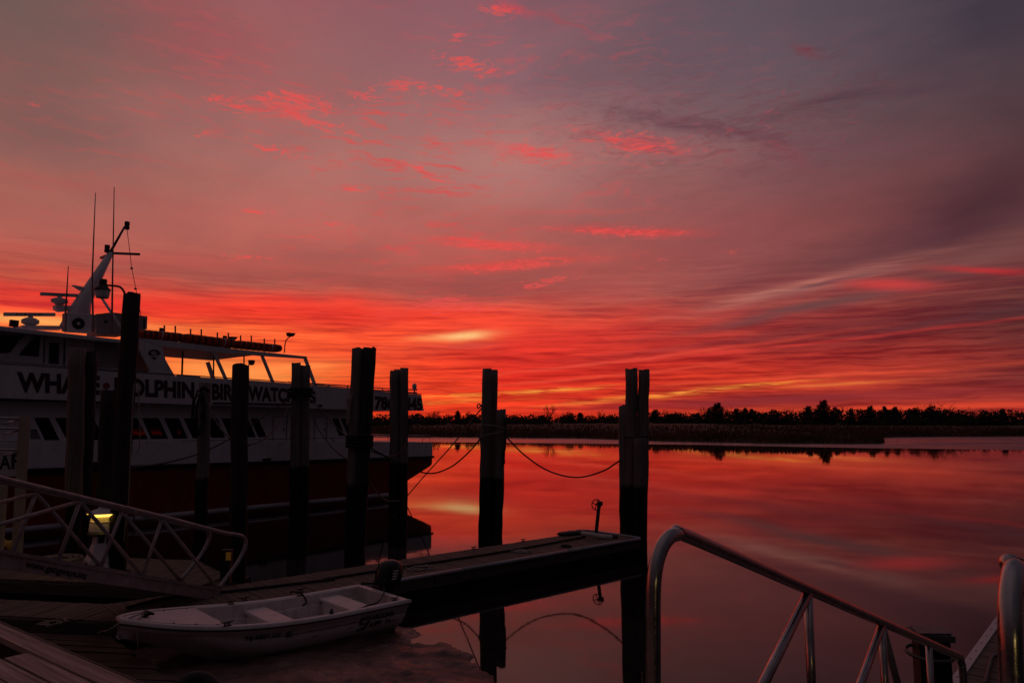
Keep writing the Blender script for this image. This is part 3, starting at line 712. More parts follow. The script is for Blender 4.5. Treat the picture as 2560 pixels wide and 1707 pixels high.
for (xa, xb) in ((682, 716), (786, 816)):                      # cabin doors: shallow frames
    mb = MB(); a, b = uof(xa, 3.4, VC), uof(xb, 3.4, VC)
    for (p, q, r, s_) in ((a, a - .03, 2.55, 3.6), (b, b - .03, 2.55, 3.6)): uzplate(mb, [(p, r), (q, r), (q, s_), (p, s_)], VC - .03, .035)
    uzplate(mb, [(a, 3.57), (b, 3.57), (b, 3.6), (a, 3.6)], VC - .029, .035); h = uzplate(mb, [(b + .12, 3.0), (b + .07, 3.0), (b + .07, 3.1), (b + .12, 3.1)], VC - .04, .045)
    mb.build('door', M['cabin_grey'], boat)
# aft open deck: railing
mb = MB()
for dz in (.30, .22): mb.tube([W(-1.4, .05, 2.42 + dz), W(.6, .05, 2.46 + dz), W(2.6, .05, 2.5 + dz)], .018, 6)
mb.tube([W(-1.4, .05, 2.72), W(-1.4, BW - .05, 2.72)], .018, 6)
for u in (-1.35, -.9, .1, 1.1, 2.1): mb.tube([W(u, .05, 2.4), W(u, .05, 2.72)], .014, 5)
mb.tube([W(-1.35, BW - .05, 2.4), W(-1.35, BW - .05, 2.72)], .014, 5)
mb.build('aft_railing', M['galv'], boat)
# upper deck slab and the sign-bearing bulwark
mb = MB(); mb.prism([W(-.75, .02, 3.98), W(UB - 4, .02, 4.05), W(UB - 4, BW - .02, 4.05), W(-.75, BW - .02, 3.98)], (0, 0, .08)); mb.build('upper_deck', M['cabin_grey'], boat)
SG = [(-.82, 3.86), (-.66, 4.59), (4.9, 4.83), (7.45, 4.91), (15.6, 5.05), (18.4, 5.12), (18.4, 4.12), (15.5, 4.07), (7.4, 3.93), (4, 3.88)]
for v, nm_ in ((-.1, 'sign_bulwark'), (BW + .02, 'sign_bulwark')):
    mb = MB(); uzplate(mb, SG, v, .08); mb.build(nm_, M['boat_white'], boat)
mb = MB(); mb.prism([W(-.74, -.02, 3.87), W(-.74, BW + .02, 3.87), W(-.62, BW + .02, 4.57), W(-.62, -.02, 4.57)], ax * .06); mb.build('stern_bulwark', M['boat_white'], boat)
mb = MB(); plate(mb, [(532, 1005), (735, 1009), (735, 1013), (532, 1009)], -.135, .03); plate(mb, [(797, 1011), (806, 1011), (806, 1016), (797, 1016)], -.135, .03); mb.build('trim_strip', M['letter_black'], boat)
mb = MB(); mb.tube([W(u, -.08, interp([(-.7, 4.62), (5, 4.86), (7.4, 4.945), (15.6, 5.085), (18, 5.15)], u)) for u in (-.68, 2, 5, 7.4, 11, 15.6, 18)], .022, 6); mb.build('cap_rail', M['galv_dull'], boat)
# lettering on the sign
def sign_text(s_, x0, x1, yt0, yb0, yt1, yb1, name='lettering', mat='letter_dark', weight=.045, off=-.108):
    a0 = sd(x0, yt0, off); b0 = sd(x0, yb0, off); a1 = sd(x1, yt1, off); b1 = sd(x1, yb1, off)
    def fn(x, y):
        u = (b0[0] + (b1[0] - b0[0]) * x) * (1 - y) + (a0[0] + (a1[0] - a0[0]) * x) * y
        z = (b0[1] + (b1[1] - b0[1]) * x) * (1 - y) + (a0[1] + (a1[1] - a0[1]) * x) * y
        return W(u, off, z)
    return text_mb(s_, fn, weight).build(name, M[mat], boat)
sign_text('WHALE', 42, 250, 929, 980, 939, 987)
sign_text('DOLPHIN', 286, 486, 942, 989, 955, 997)
sign_text('BIRD', 530, 606, 958, 999, 962, 1002)
sign_text('WATCHING', 620, 789, 963, 1002, 976, 1008)
sign_text('786 -', 937, 1003, 989, 1024, 992, 1025)
sign_text('445', 1012, 1055, 992, 1026, 995, 1027)
sign_text('6', 867, 878, 986, 1021, 986, 1021)
for (x, y) in ((266, 964), (505, 979)):
    u, z = sd(x, y, -.108); mb = MB(); mb.poly([W(u + .105 * math.cos(a / 20 * 6.283), -.112, z + .105 * math.sin(a / 20 * 6.283)) for a in range(20)]); mb.build('lettering', M['letter_red'], boat)
# aft upper-deck railing
mb = MB()
for z0, z1 in ((5.18, 4.88), (5.02, 4.74)):
    mb.tube([SP(720, 955 if z0 > 5.1 else 966, .0), SP(790, 959 if z0 > 5.1 else 968, 0), SP(935, 969 if z0 > 5.1 else 975, 0), SP(1042, 975 if z0 > 5.1 else 982, 0)], .028, 6)
for x, y0, y1 in ((786, 958, 976), (822, 961, 978), (868, 965, 980), (955, 970, 984), (1035, 975, 986)): mb.tube([SP(x, y0, 0), SP(x + 6, y1, 0)], .024, 5)
for z in (5.0, 4.85): mb.tube([W(-.5, 0, z - .15), W(-.5, BW, z - .15)], .018, 5)
mb.build('upper_railing', M['galv_dull'], boat)
mb = MB(); p = SP(1036, 966, .3); mb.lathe(p - V((0, 0, .12)), [(.03, -.4), (.03, .0), (.09, .02), (.11, .1), (.10, .2), (.05, .26)], 12); mb.build('stern_light', M['white_plastic'], boat)
mb = MB(); p = SP(816, 973, 1.2); mb.lathe(p - V((0, 0, .15)), [(.22, 0), (.27, .1), (.24, .24), (.1, .28)], 14); mb.build('vent_cowl', M['white_plastic'], boat)
# fin panel with the shield
mb = MB(); plate(mb, [(345, 845), (406, 865), (406, 868), (414, 899), (428, 924), (442, 947), (366, 942), (374, 925), (348, 876)], -.05, .08); mb.build('fin_panel', M['boat_white'], boat)
mb = MB(); plate(mb, [(374, 876), (382, 873.5), (394, 874.5), (402, 882), (386, 900), (370, 884)], -.058, .006); fb = mb.build('shield', M['letter_dark'], boat)
def shfn(x, y):
    p0 = SP(377 + 17 * x, 892 - 14.5 * y + 1.5 * x, -.064); return p0
text_mb('S', shfn, .03).build('shield_letter', M['sign_white'], fb)
# roof over the upper deck
u0, z0 = sd(656, 889, -.05); fc = ray(529, 906)
uR = sd(345, 845, -.05)[0]
VR = 4.6
best = None
for k in range(20, 70):
    v = k / 10; p = W(u0, v, 5.92); d = p - V((0, 0, ZC)); x_ = CX + F * d.x / (d.y * math.cos(TH) + d.z * math.sin(TH))
    if best is None or abs(x_ - 529) < best[0]: best = (abs(x_ - 529), v)
VR = best[1]
mb = MB(); mb.prism([W(u0, .0, 5.93), W(uR + .4, .0, 6.0), W(uR + .4, VR, 6.0), W(u0, VR, 5.93)], (0, 0, .07)); mb.build('roof', M['cabin_grey'], boat)
mb = MB(); plate(mb, [(348, 845), (430, 853), (560, 869), (700, 884), (768, 891), (766, 897), (656, 890), (540, 880), (406, 866)], -.06, .07); mb.build('roof_fascia', M['boat_white'], boat)
for (xt, yt, xb, yb, w_) in ((533, 877, 566, 951, .10), (655, 889, 683, 958, .10), (763, 896, 792, 976, .12)):
    mb = MB(); mb.bar(SP(xt, yt, 0), SP(xb, yb, 0), .08, w_, up=ax); mb.build('pillar', M['boat_white'], boat)
for (xt, yt, xb, yb, off, r) in ((457, 872, 454, 945, 1.6, .035), (534, 880, 534, 945, 2.2, .03), (610, 884, 610, 950, 2.2, .03)):
    mb = MB(); mb.tube([SP(xt, yt, off), SP(xb, yb + 20, off)], r, 7); mb.build('pillar', M['dark_metal'], boat)
mb = MB(); mb.bar(SP(519, 905, VR - .3), SP(534, 950, VR - .3), .1, .14, up=ax); mb.build('pillar', M['boat_white'], boat)
mb = MB(); p = SP(629, 899, 1.6); mb.lathe(p - V((0, 0, .22)), [(.06, 0), (.11, .04), (.13, .12), (.13, .2)], 14); mb.build('deck_lamp', M['dark_metal'], boat)
# bench backs seen over the rail
for (xa, xb, y) in ((442, 500, 937), (510, 570, 943), (630, 710, 955)):
    mb = MB()
    mb.bar(SP(xa, y + 2, .9), SP(xb, y + 6, .9), .05, .05); mb.bar(SP(xa, y + 9, .9), SP(xb, y + 13, .9), .05, .09)
    mb.build('bench_back', M['cabin_grey'], boat)
# wheelhouse
VW = .55
mb = MB(); plate(mb, [(-260, 790), (0, 815), (305, 849), (372, 925), (300, 940), (-260, 915)], VW, .05)
o = mb.build('wheelhouse_side', M['boat_white'], boat)
mb = MB(); plate(mb, [(236, 850), (346, 862), (372, 924), (366, 940), (236, 930)], VW - .03, .02); mb.build('side_panel', M['cabin_grey'], boat)
for pts in ([(-40, 838), (62, 838), (48, 850), (26, 880), (18, 882), (-40, 882)], [(47, 887), (97, 891), (101, 841), (92, 841), (80, 848)], [(124, 856), (148, 857), (147, 910), (122, 908)]):
    mb = MB(); plate(mb, pts, VW - .025, .02); mb.build('wheelhouse_window', M['dark_glass'], boat)
mb = MB()
plate(mb, [(110, 842), (113, 842), (111, 915), (108, 915)], VW - .012, .01); plate(mb, [(160, 848), (164, 848), (162, 918), (158, 918)], VW - .012, .01); mb.build('panel_seam', M['letter_black'], boat)
uL = sd(-260, 800, 0)[0]
mb = MB(); ur = sd(306, 851, -.02)[0]; zr = sd(306, 851, -.02)[1]; ul, zl = sd(-200, 799, -.02)
mb.prism([W(ur, -.02, zr - .08), W(ul, -.02, zl - .08), W(ul, BW - .3, zl - .08), W(ur, BW - .3, zr - .08)], (0, 0, .10)); mb.build('wheelhouse_roof', M['boat_white'], boat)
mb = MB(); mb.prism([W(ur + .2, VW + .06, 4.1), W(ul, VW + .06, 4.1), W(ul, VW + .06, zl - .1), W(ur + .2, VW + .06, zr - .1)], nn * (BW - 2 * VW - .3)); mb.build('wheelhouse_cabin', M['cabin_grey'], boat)
mb = MB(); mb.tube([SP(-100, 893, 0), SP(0, 902, 0), SP(175, 915, 0), SP(300, 924, 0), SP(370, 927, 0)], .025, 6)
for x, y in ((10, 903), (108, 910), (284, 924)): mb.tube([SP(x, y, 0), SP(x + 2, y + 16, 0)], .018, 5)
mb.build('walkway_rail', M['galv'], boat)
mb = MB(); plate(mb, [(246, 921), (366, 929), (372, 933), (366, 938), (246, 931)], -.03, .2); mb.build('walkway_ledge', M['galv_dull'], boat)
# mast, radars, lights and antennas on the wheelhouse roof
VM = 3.0
def c1(x, y): return (x / 3.92, 440 + y / 3.92)
mb = MB(); rings = []
for (xl, yl, xr, yr, dep) in ((575, 1475, 880, 1475, .5), (700, 1260, 885, 1270, .42), (900, 970, 985, 1040, .3), (1058, 745, 1112, 765, .16)):
    a = SP(*c1(xl, yl), VM); b = SP(*c1(xr, yr), VM); e = nn * dep
    m_ = (a + b) / 2; h_ = (b - a) / 2
    rings.append([m_ + h_ * math.cos(q / 12 * 6.283) + e * math.sin(q / 12 * 6.283) for q in range(12)])
mb.loft(rings); mast = mb.build('mast', M['boat_white'], boat)
mb = MB(); mb.tube([SP(*c1(1085, 740), VM), SP(*c1(1222, 497), VM)], [.05, .035], 6); mb.build('mast_pole', M['dark_metal'], mast)
def lamp_can(x, y, hgt, r, off=VM, par=mast, nm_='navigation_light'):
    mb = MB(); mb.lathe(SP(*c1(x, y), off) - V((0, 0, hgt / 2)), [(r * .7, 0), (r, .02), (r, hgt * .45), (r * .85, hgt * .5), (r, hgt * .55), (r, hgt), (r * .5, hgt * 1.05)], 10); return mb.build(nm_, M['dark_metal'], par)
lamp_can(1245, 488, .3, .09); lamp_can(1050, 715, .28, .09)
mb = MB(); mb.bar(SP(*c1(1105, 757), VM), SP(*c1(1370, 768), VM), .1, .08); mb.bar(SP(*c1(1105, 757), VM), SP(*c1(1105, 757), VM) + nn * 1.2, .1, .08); mb.bar(SP(*c1(1025, 740), VM), SP(*c1(1105, 750), VM), .1, .05); mb.build('crosstree', M['galv_dull'], mast)
mb = MB(); mb.prism([SP(*c1(x, y), VM - .1) for x, y in ((715, 1068), (730, 1070), (850, 1092), (800, 1120))], nn * .2); mb.build('spreader', M['boat_white'], mast)
mb = MB(); mb.prism([SP(*c1(x, y), VM - .2) for x, y in ((550, 1262), (740, 1275), (745, 1310), (600, 1325), (555, 1300))], nn * .4); mb.build('radar_bracket', M['boat_white'], mast)
def radar(xa, ya, xb, yb, pc, off, txt):
    r_ = None
    mb = MB(); a, b = SP(*c1(xa, ya), off), SP(*c1(xb, yb), off); mb.bar(a, b, .14, .115); o = mb.build('radar_antenna', M['white_plastic'], boat, bevel=.02)
    (x, yt, yb2, wd) = pc; t_, b_ = SP(*c1(x, yt), off), SP(*c1(x, yb2), off); hgt = (t_ - b_).length
    mb = MB(); mb.lathe(b_, [(wd * .5, 0), (wd * .55, hgt * .12), (wd, hgt * .3), (wd * 1.02, hgt * .6), (wd * .6, hgt * .78), (wd * .28, hgt * .85), (wd * .28, hgt)], 14); mb.build('radar_pedestal', M['white_plastic'], o)
    d = (b - a); m_ = a + d * .45; hw = d.length * .16; dn = d.normalized(); f_ = -nn
    text_mb(txt, lambda q, w_: a + d * (.22 + .5 * q) + f_ * .073 + V((0, 0, -.035 + .07 * w_)), .02).build('lettering', M['letter_black'], o)
radar(395, 1155, 762, 1172, (580, 1180, 1262, .26), VM, 'F U R U N O')
radar(35, 1355, 540, 1358, (293, 1370, 1475, .25), 1.8, 'F U R U N O')
mb = MB(); mb.bar(SP(*c1(185, 1485), 1.8), SP(*c1(600, 1490), 1.8), .8, .08); mb.build('roof_hatch', M['boat_white'], boat)
mb = MB(); mb.bar(SP(*c1(95, 1440), .6), SP(*c1(178, 1450), .6), .16, .2); mb.tube([SP(*c1(140, 1460), .6), SP(*c1(140, 1500), .6)], .03, 6); mb.build('floodlight', M['dark_metal'], boat)
mb = MB(); plate(mb, [c1(668, 1340), c1(903, 1352), c1(893, 1535), c1(660, 1520)], .9, .42); acu = mb.build('air_conditioner', M['white_plastic'], boat, bevel=.02)
mb = MB(); cpt = SP(*c1(768, 1446), .9); rr_ = .19
mb.lathe(cpt - nn * .005, [(rr_, 0), (rr_, .012)], 22, axis=-nn); mb.build('fan_grille', M['letter_black'], acu)
mb = MB(); mb.lathe(cpt - nn * .02, [(.05, 0), (.05, .012)], 14, axis=-nn); mb.build('fan_hub', M['white_plastic'], acu)
mb = MB(); plate(mb, [c1(640, 1340), c1(664, 1340), c1(658, 1520), c1(632, 1510)], 1.0, .3); mb.build('unit_side', M['cabin_grey'], acu)
mb = MB(); plate(mb, [c1(950, 1352), c1(1100, 1336), c1(1445, 1375), c1(1440, 1500), c1(1230, 1560), c1(945, 1548)], 2.2, 1.0); bx_ = mb.build('roof_locker', M['cabin_grey'], boat)
mb = MB(); plate(mb, [c1(1022, 1412), c1(1055, 1412), c1(1055, 1438), c1(1022, 1438)], 2.19, .012); plate(mb, [c1(1408, 1400), c1(1422, 1402), c1(1420, 1490), c1(1406, 1490)], 2.19, .012); mb.build('vent', M['letter_black'], bx_)
for (pts, off) in (([(936, 165), (920, 560), (905, 960), (912, 1530)], 1.4), ([(1119, 110), (1112, 520), (1103, 1000), (1095, 1540)], 1.2), ([(670, 880), (655, 1130), (640, 1360)], 2.4)):
    q = [SP(*c1(x, y), off) for x, y in pts]; n_ = len(q); mb = MB(); mb.tube(q, [.012 + .022 * i / (n_ - 1) for i in range(n_)], 6); mb.build('antenna', M['galv_dull'], boat)
mb = MB(); mb.tube([SP(*c1(1000, 1200), 2.0), SP(*c1(1195, 1495), 1.2)], .045, 7); mb.build('mast_stay', M['white_plastic'], boat)
mb = MB(); mb.tube([SP(*c1(1245, 525), VM), SP(*c1(1290, 900), VM), SP(*c1(1340, 1150), VM), SP(*c1(1385, 1380), VM)], .012, 4); mb.lathe(SP(*c1(1290, 905), VM), [(.05, -.03), (.05, .03)], 6); mb.lathe(SP(*c1(1328, 1105), VM), [(.05, -.03), (.05, .03)], 6); mb.build('halyard', M['rope_dark'], boat)
# aft floodlight on a bent pole and roof odds and ends
mb = MB(); mb.tube(curve_pts([SP(711, 882, .2), SP(713, 858, .2), SP(718, 847, .2), SP(730, 838, .2)], 5), .022, 6); fl_ = mb.build('light_pole', M['dark_metal'], boat)
mb = MB(); mb.prism([SP(x, y, .1) for x, y in ((721, 831), (740, 833), (734, 841), (724, 840))], nn * .2); mb.build('lamp_head', M['dark_metal'], fl_)
for (x, y) in ((404, 823), (562, 842)):
    mb = MB(); mb.abox(SP(x, y + 4, .9), .12, .12, .2); mb.build('roof_vent', M['dark_metal'], boat)
mb = MB(); mb.prism([SP(x, y, .9) for x, y in ((577, 841), (595, 842), (590, 849), (583, 849))], nn * .3); mb.build('roof_vent', M['galv_dull'], boat)
for (x, y) in ((278, 130), (385, 136), (535, 165), (640, 168), (797, 200), (905, 203), (1025, 228), (1130, 230), (1257, 258), (1360, 262)):
    X, Y = 340 + x / 3.92, 780 + y / 3.92; mb = MB(); mb.tube([SP(X, Y, 1.15), SP(X, Y + 34, 1.15)], .028, 6); mb.build('float_rack_post', M['dark_metal'], boat)

# life floats strapped on the roof (they lie on it: things of their own)
FL = [(347, 822, 843, 464, 832, 855), (466, 833, 855, 594, 850, 868), (595, 850, 868, 709, 862, 880)]
WH = ['nearest the dock lamp pole', 'middle one of three', 'the aft one, beside the bent floodlight']
for i, (xa, ya0, ya1, xb, yb0, yb1) in enumerate(FL):
    a = (SP(xa, ya0, .35) + SP(xa, ya1 - 1, .35)) / 2; b = (SP(xb, yb0, .35) + SP(xb, yb1 - 1, .35)) / 2
    hh = (SP(xa, ya0, .35) - SP(xa, ya1, .35)).length / 2 * 1.08; L = (b - a).length; d = (b - a) / L; upv = V((0, 0, 1))
    t = thing('life_float', a.lerp(b, .5) - V((0, 0, hh)), 'orange-red life float strapped on the boat roof, ' + WH[i], 'life float', 'life floats on the boat roof')
    prof = []; n = 12
    def ring(p, k): return [p + nn * (.38 + .40 * (abs(math.cos(q / n * 6.283)) ** .6) * (1 if math.cos(q / n * 6.283) > 0 else -1)) * k * 1.0 + upv * hh * k * (abs(math.sin(q / n * 6.283)) ** .6) * (1 if math.sin(q / n * 6.283) > 0 else -1) + nn * .38 * (1 - k) for q in range(n)]
    mb = MB(); rings = []
    for k in range(25):
        tt = k / 24; e = min(tt, 1 - tt) * L; kk = min(1, .72 + e * 3.2) if e < .1 else (1 - .025 * (1 if k % 3 == 0 else 0))
        rings.append(ring(a + d * L * tt, kk))
    mb.loft(rings); mb.build('float_body', M['float_orange'], t)
    for k in range(1, 8):
        mb = MB(); p = a + d * L * k / 8; s_ = 1.03
        mb.loft([ring(p - d * .025, s_), ring(p + d * .025, s_)], caps=False); mb.build('strap', M['white_plastic'] if k == (4 if i == 0 else 6) else M['letter_black'], t)

# white floating boom lying along the hull
for i, (xa, ya, xb, yb) in enumerate([(0, 1322, 150, 1312), (155, 1311, 330, 1296), (335, 1295, 582, 1269), (618, 1266, 728, 1255), (770, 1251, 868, 1241), (912, 1233, 975, 1227)]):
    a, b = SP(xa, ya, -.22), SP(xb, yb, -.22); a.z = b.z = .215; mb = MB(); mb.tube([a, a.lerp(b, .5), b], .1, 10)
    q = mb.build('float_boom', M['pvc']); tag(q, ['white float boom at the waterline, cut by the left photo edge', 'white float boom at the waterline below the paired left pilings', 'longest white float boom, along the red hull below the slender piling', 'white float boom along the red hull just left of the banded far pilings', 'white float boom along the red hull between the banded and the leaning pilings', 'shortest white float boom at the waterline below the stern'][i], 'boom', 'float booms along the hull')

# ------------------------------------------------------------------ pilings
def pile_geo(mb, top, bot, r, n=16):
    top, bot = V(top), V(bot); m = 14; pts = []; rr = []
    for k in range(m + 1):
        t = k / m; p = bot.lerp(top, t); j = .015
        pts.append(p + V((random.uniform(-j, j), random.uniform(-j, j), 0)) * (1 if 0 < k < m else 0)); rr.append(r * (1.06 - .08 * t) * random.uniform(.975, 1.025))
    b0 = len(mb.v); mb.tube(pts, rr, n)
    for k in range(m + 1):                                   # out-of-round log
        for j_ in range(n):
            q = mb.v[b0 + k * n + j_]; c = pts[k]; f = 1 + .045 * math.sin(j_ * 2.1 + r * 90) + .02 * math.sin(j_ * 5 + k * .6); mb.v[b0 + k * n + j_] = c + (q - c) * f
    for j_ in range(n): mb.v[b0 + m * n + j_] += V((0, 0, random.uniform(-.03, .03)))
def piles(name, label, cat, spec, group='wooden mooring pilings', wraps=()):
    # spec: (x_top, y_top, x_low, y_low, width_px, depth, material)
    P0 = at(spec[0][2], spec[0][3], spec[0][5]); base = V((P0.x, P0.y, -1.0)); t = thing(name, base, label, cat, group)
    objs = []
    for (xt, yt, xl, yl, wpx, d, mt) in spec:
        a = at(xt, yt, d); b = at(xl, yl, d); k = (b.z + 1.0) / (a.z - b.z); bot = b + (b - a) * k; bot = V((bot.x, bot.y, -1.0))
        mb = MB(); pile_geo(mb, a, bot, wpx / 2 * d / F); objs.append(mb.build('pile', M[mt], t))
    for (x0, x1, y, d, th, turns, mt) in wraps:
        c0, c1_ = at(x0, y, d), at(x1, y, d); c = (c0 + c1_) / 2; hw = (c1_ - c0).length / 2 + .02; mb = MB()
        for k in range(turns):
            z = (k - turns / 2) * th * 1.7
            mb.tube([c + V((hw * (abs(math.cos(q / 20 * 6.283)) ** .7) * math.copysign(1, math.cos(q / 20 * 6.283)), .24 * math.sin(q / 20 * 6.283), z + random.uniform(-.012, .012))) for q in range(20)], th, 6, closed=True)
        mb.build('rope_wrap', M[mt], t)
    return t
piles('piling_cluster', 'pair of pilings near the left edge, standing before the word WHALE', 'pilings', [(195, 872, 185, 1180, 38, 16.6, 'pile_wood'), (224, 880, 212, 1180, 36, 16.9, 'pile_dark')])
lampp = piles('lamp_pole', 'tall thick dark pole carrying a bracket dock lamp', 'lamp pole', [(331, 735, 303, 1200, 41, 14.6, 'pile_dark')], group=None)
piles('mooring_pile', 'short dark piling standing against the left of the tall lamp pole', 'piling', [(274, 975, 262, 1200, 38, 16.0, 'pile_dark')])
piles('mooring_pile', 'slender pale piling with a dark rope coil hung on its left', 'piling', [(514, 958, 507, 1180, 29, 21.7, 'pile_wood')])
piles('mooring_pile', 'thick blackened single piling before the word BIRD', 'piling', [(603, 912, 598, 1180, 41, 15.0, 'pile_dark')])
piles('piling_cluster', 'pair of far pilings bound by a black band beside the last letter of WATCHING', 'pilings', [(741, 908, 738, 1150, 23, 27.3, 'pile_wood'), (764, 914, 760, 1150, 24, 27.5, 'pile_wood')], wraps=[(729, 777, 977, 27.2, .07, 3, 'rope_dark')])
piles('piling_cluster', 'tallest of the central pilings, leaning apart at the top like a V', 'pilings', [(894, 871, 881, 1220, 29, 19.7, 'pile_wood'), (908, 873, 898, 1220, 18, 19.95, 'pile_wood'), (925, 869, 904, 1220, 33, 19.7, 'pile_dark')], wraps=[(870, 928, 1098, 19.6, .05, 4, 'rope_dark')])
piles('piling_cluster', 'tight bundle of far pilings at the stern of the boat, before the phone number', 'pilings', [(987, 927, 986, 1150, 24, 30, 'pile_wood'), (996, 924, 997, 1150, 22, 30.3, 'pile_wood'), (1011, 920, 1009, 1150, 21, 30, 'pile_wood')])
piles('piling_cluster', 'middle pilings against the open water with pale rope tied round, one cut shorter', 'pilings', [(1218, 923, 1212, 1180, 24, 22, 'pile_wood'), (1233, 925, 1231, 1180, 23, 22.35, 'pile_wood'), (1253, 1024, 1248, 1180, 24, 22.0, 'pile_wood')])
piles('piling_cluster', 'right-hand pilings at the end of the floating dock, of uneven heights', 'pilings', [(1578, 922, 1578, 1180, 31, 19.5, 'pile_wood'), (1610, 925, 1606, 1180, 28, 19.5, 'pile_wood'), (1562, 1015, 1563, 1180, 30, 19.6, 'pile_wood'), (1600, 1092, 1600, 1200, 33, 19.3, 'pile_wood')], wraps=[(1562, 1620, 1090, 19.25, .02, 1, 'rope_dark')])
# dock lamp on the tall pole
dl = 14.6
mb = MB(); mb.tube(curve_pts([at(*c1(1222, 1200), dl), at(*c1(1222, 1150), dl), at(*c1(1180, 1090), dl), at(*c1(1100, 1075), dl), at(*c1(1040, 1073), dl)], 6), .022, 7); arm_ = mb.build('lamp_arm', M['dark_metal'], lampp)
mb = MB(); c0 = at(*c1(1008, 1075), dl); mb.lathe(c0, [(.07, 0), (.075, .02), (.075, .13), (.06, .135)], 12); mb.build('ballast_housing', M['dark_metal'], lampp)
mb = MB(); c0 = at(*c1(1002, 1195), dl); mb.lathe(c0, [(.118, 0), (.15, .185), (.147, .185), (.11, .0)], 18, caps=False); mb.lathe(c0, [(.115, .004), (.13, .09)], 18); mb.build('lamp_lens', M['gel_in'], lampp)
mb = MB(); c0 = at(*c1(1003, 1120), dl); mb.lathe(c0, [(.158, 0), (.155, .02), (.08, .10), (.07, .11)], 18); mb.build('lamp_shade', M['dark_metal'], lampp)

# ------------------------------------------------------------------ ropes between pilings
def rope(pts, r, label, mat='rope_dark', n=9, name='mooring_rope', cat='rope', group='mooring ropes'):
    mb = MB(); mb.tube(curve_pts([at(*p) for p in pts], n), r, 6); return tag(mb.build(name, M[mat]), label, cat, group)
rope([(1264, 1090, 21.8), (1310, 1136, 21.4), (1370, 1176, 20.8), (1440, 1193, 20.3), (1505, 1178, 19.8), (1551, 1150, 19.5)], .022, 'thick dark rope sagging between the middle and right-hand pilings over open water')
rope([(1204, 1020, 21.8), (1130, 1113, 25), (1063, 1187, 28.5), (1015, 1243, 31.5)], .022, 'pale rope running straight down from the knot on the middle pilings towards the stern', 'rope_pale')
rope([(1201, 1096, 21.8), (1170, 1132, 21.6), (1125, 1168, 21), (1072, 1183, 20.8), (1010, 1163, 20.4), (950, 1133, 20), (905, 1108, 19.5)], .022, 'dark rope sagging from the middle pilings to the leaning pilings')
rope([(1207, 1062, 21.75), (1235, 1064, 21.6), (1262, 1070, 21.7), (1263, 1076, 21.75), (1235, 1083, 21.6), (1200, 1093, 21.75), (1203, 1110, 21.7), (1210, 1123, 21.7)], .018, 'pale rope wound round the middle pilings', 'rope_pale')
rope([(1206, 1018, 21.75), (1198, 1010, 21.7), (1193, 1014, 21.7), (1196, 1020, 21.7), (1204, 1012, 21.7), (1209, 1012, 21.75), (1206, 1040, 21.75), (1204, 1090, 21.75)], .022, 'pale knotted rope end looped at the left of the middle pilings', 'rope_pale')
rope([(1262, 1045, 21.8), (1263, 1090, 21.75), (1262, 1120, 21.75), (1258, 1135, 21.75), (1260, 1155, 21.75), (1256, 1160, 21.75)], .04, 'dark bundled rope tail hanging down the right of the middle pilings')
rope([(731, 991, 27), (620, 1068, 23), (526, 1122, 20), (430, 1153, 17.5), (322, 1170, 15)], .022, 'long dark rope from the banded far pilings down to the tall lamp pole')
rope([(729, 1004, 27), (704, 1050, 23), (662, 1096, 18.5), (620, 1113, 15)], .018, 'dark rope from the banded far pilings sagging to the thick blackened piling')
rope([(512, 985, 21.4), (530, 1035, 19.5), (552, 1072, 17.5), (582, 1100, 15)], .02, 'dark rope from the slender pale piling to the thick blackened piling')
rope([(780, 1000, 27), (815, 1040, 25), (845, 1072, 22.5), (876, 1098, 19.6)], .02, 'upper of two dark ropes from the banded far pilings to the leaning pilings')
rope([(776, 1024, 27), (795, 1070, 25), (830, 1118, 22), (872, 1152, 19.6)], .02, 'lower of two dark ropes from the banded far pilings to the leaning pilings')
rope([(917, 1195, 19.6), (940, 1228, 22), (960, 1247, 25), (975, 1252, 28), (1003, 1251, 30)], .02, 'thin rope from the leaning pilings dropping to the waterline at the stern pilings', 'rope_pale')
rope([(928, 1128, 19.6), (948, 1134, 21), (972, 1140, 24), (1000, 1130, 27), (1019, 1090, 29.7), (1020, 1030, 29.7)], .02, 'dark rope looping from the leaning pilings up the stern pilings')
rope([(336, 960, 14.35), (332, 1000, 14.35), (330, 1060, 14.35), (326, 1120, 14.35), (322, 1240, 14.4), (312, 1330, 14.5), (300, 1410, 14.6)], .012, 'pale line hanging down the whole right side of the tall lamp pole', 'rope_pale')
rope([(338, 957, 14.3), (346, 962, 14.3), (347, 1000, 14.3), (350, 1090, 14.3), (344, 1128, 14.3), (333, 1128, 14.3), (329, 1110, 14.3)], .010, 'pale rope loop hanging beside the tall lamp pole', 'rope_pale')
mb = MB()
for k in range(6):
    c = at(500 + random.uniform(-4, 4), 1030 + random.uniform(-6, 8), 21.4); mb.tube([c + V((.12 * math.cos(q / 16 * 6.283) * (1 + .12 * k * random.random()), -.04 * k, .62 * math.sin(q / 16 * 6.283) * random.uniform(.85, 1.05))) for q in range(16)], .022, 5, closed=True)
mb.tube([at(503, 972, 21.4), at(512, 968, 21.3), at(522, 978, 21.4)], .06, 6)
tag(mb.build('rope_coil', M['rope_dark']), 'dark rope coil hung on the slender pale piling', 'rope coil')
mb = MB()
for k in range(3): mb.tube(curve_pts([at(874 + 2 * k, 988, 19.5), at(871 + k, 1030, 19.5), at(868 + k * 2, 1064, 19.5)], 4), .045, 6)
tag(mb.build('rope_tail', M['rope_pale']), 'pale frayed rope tail on the left side of the leaning pilings', 'rope')

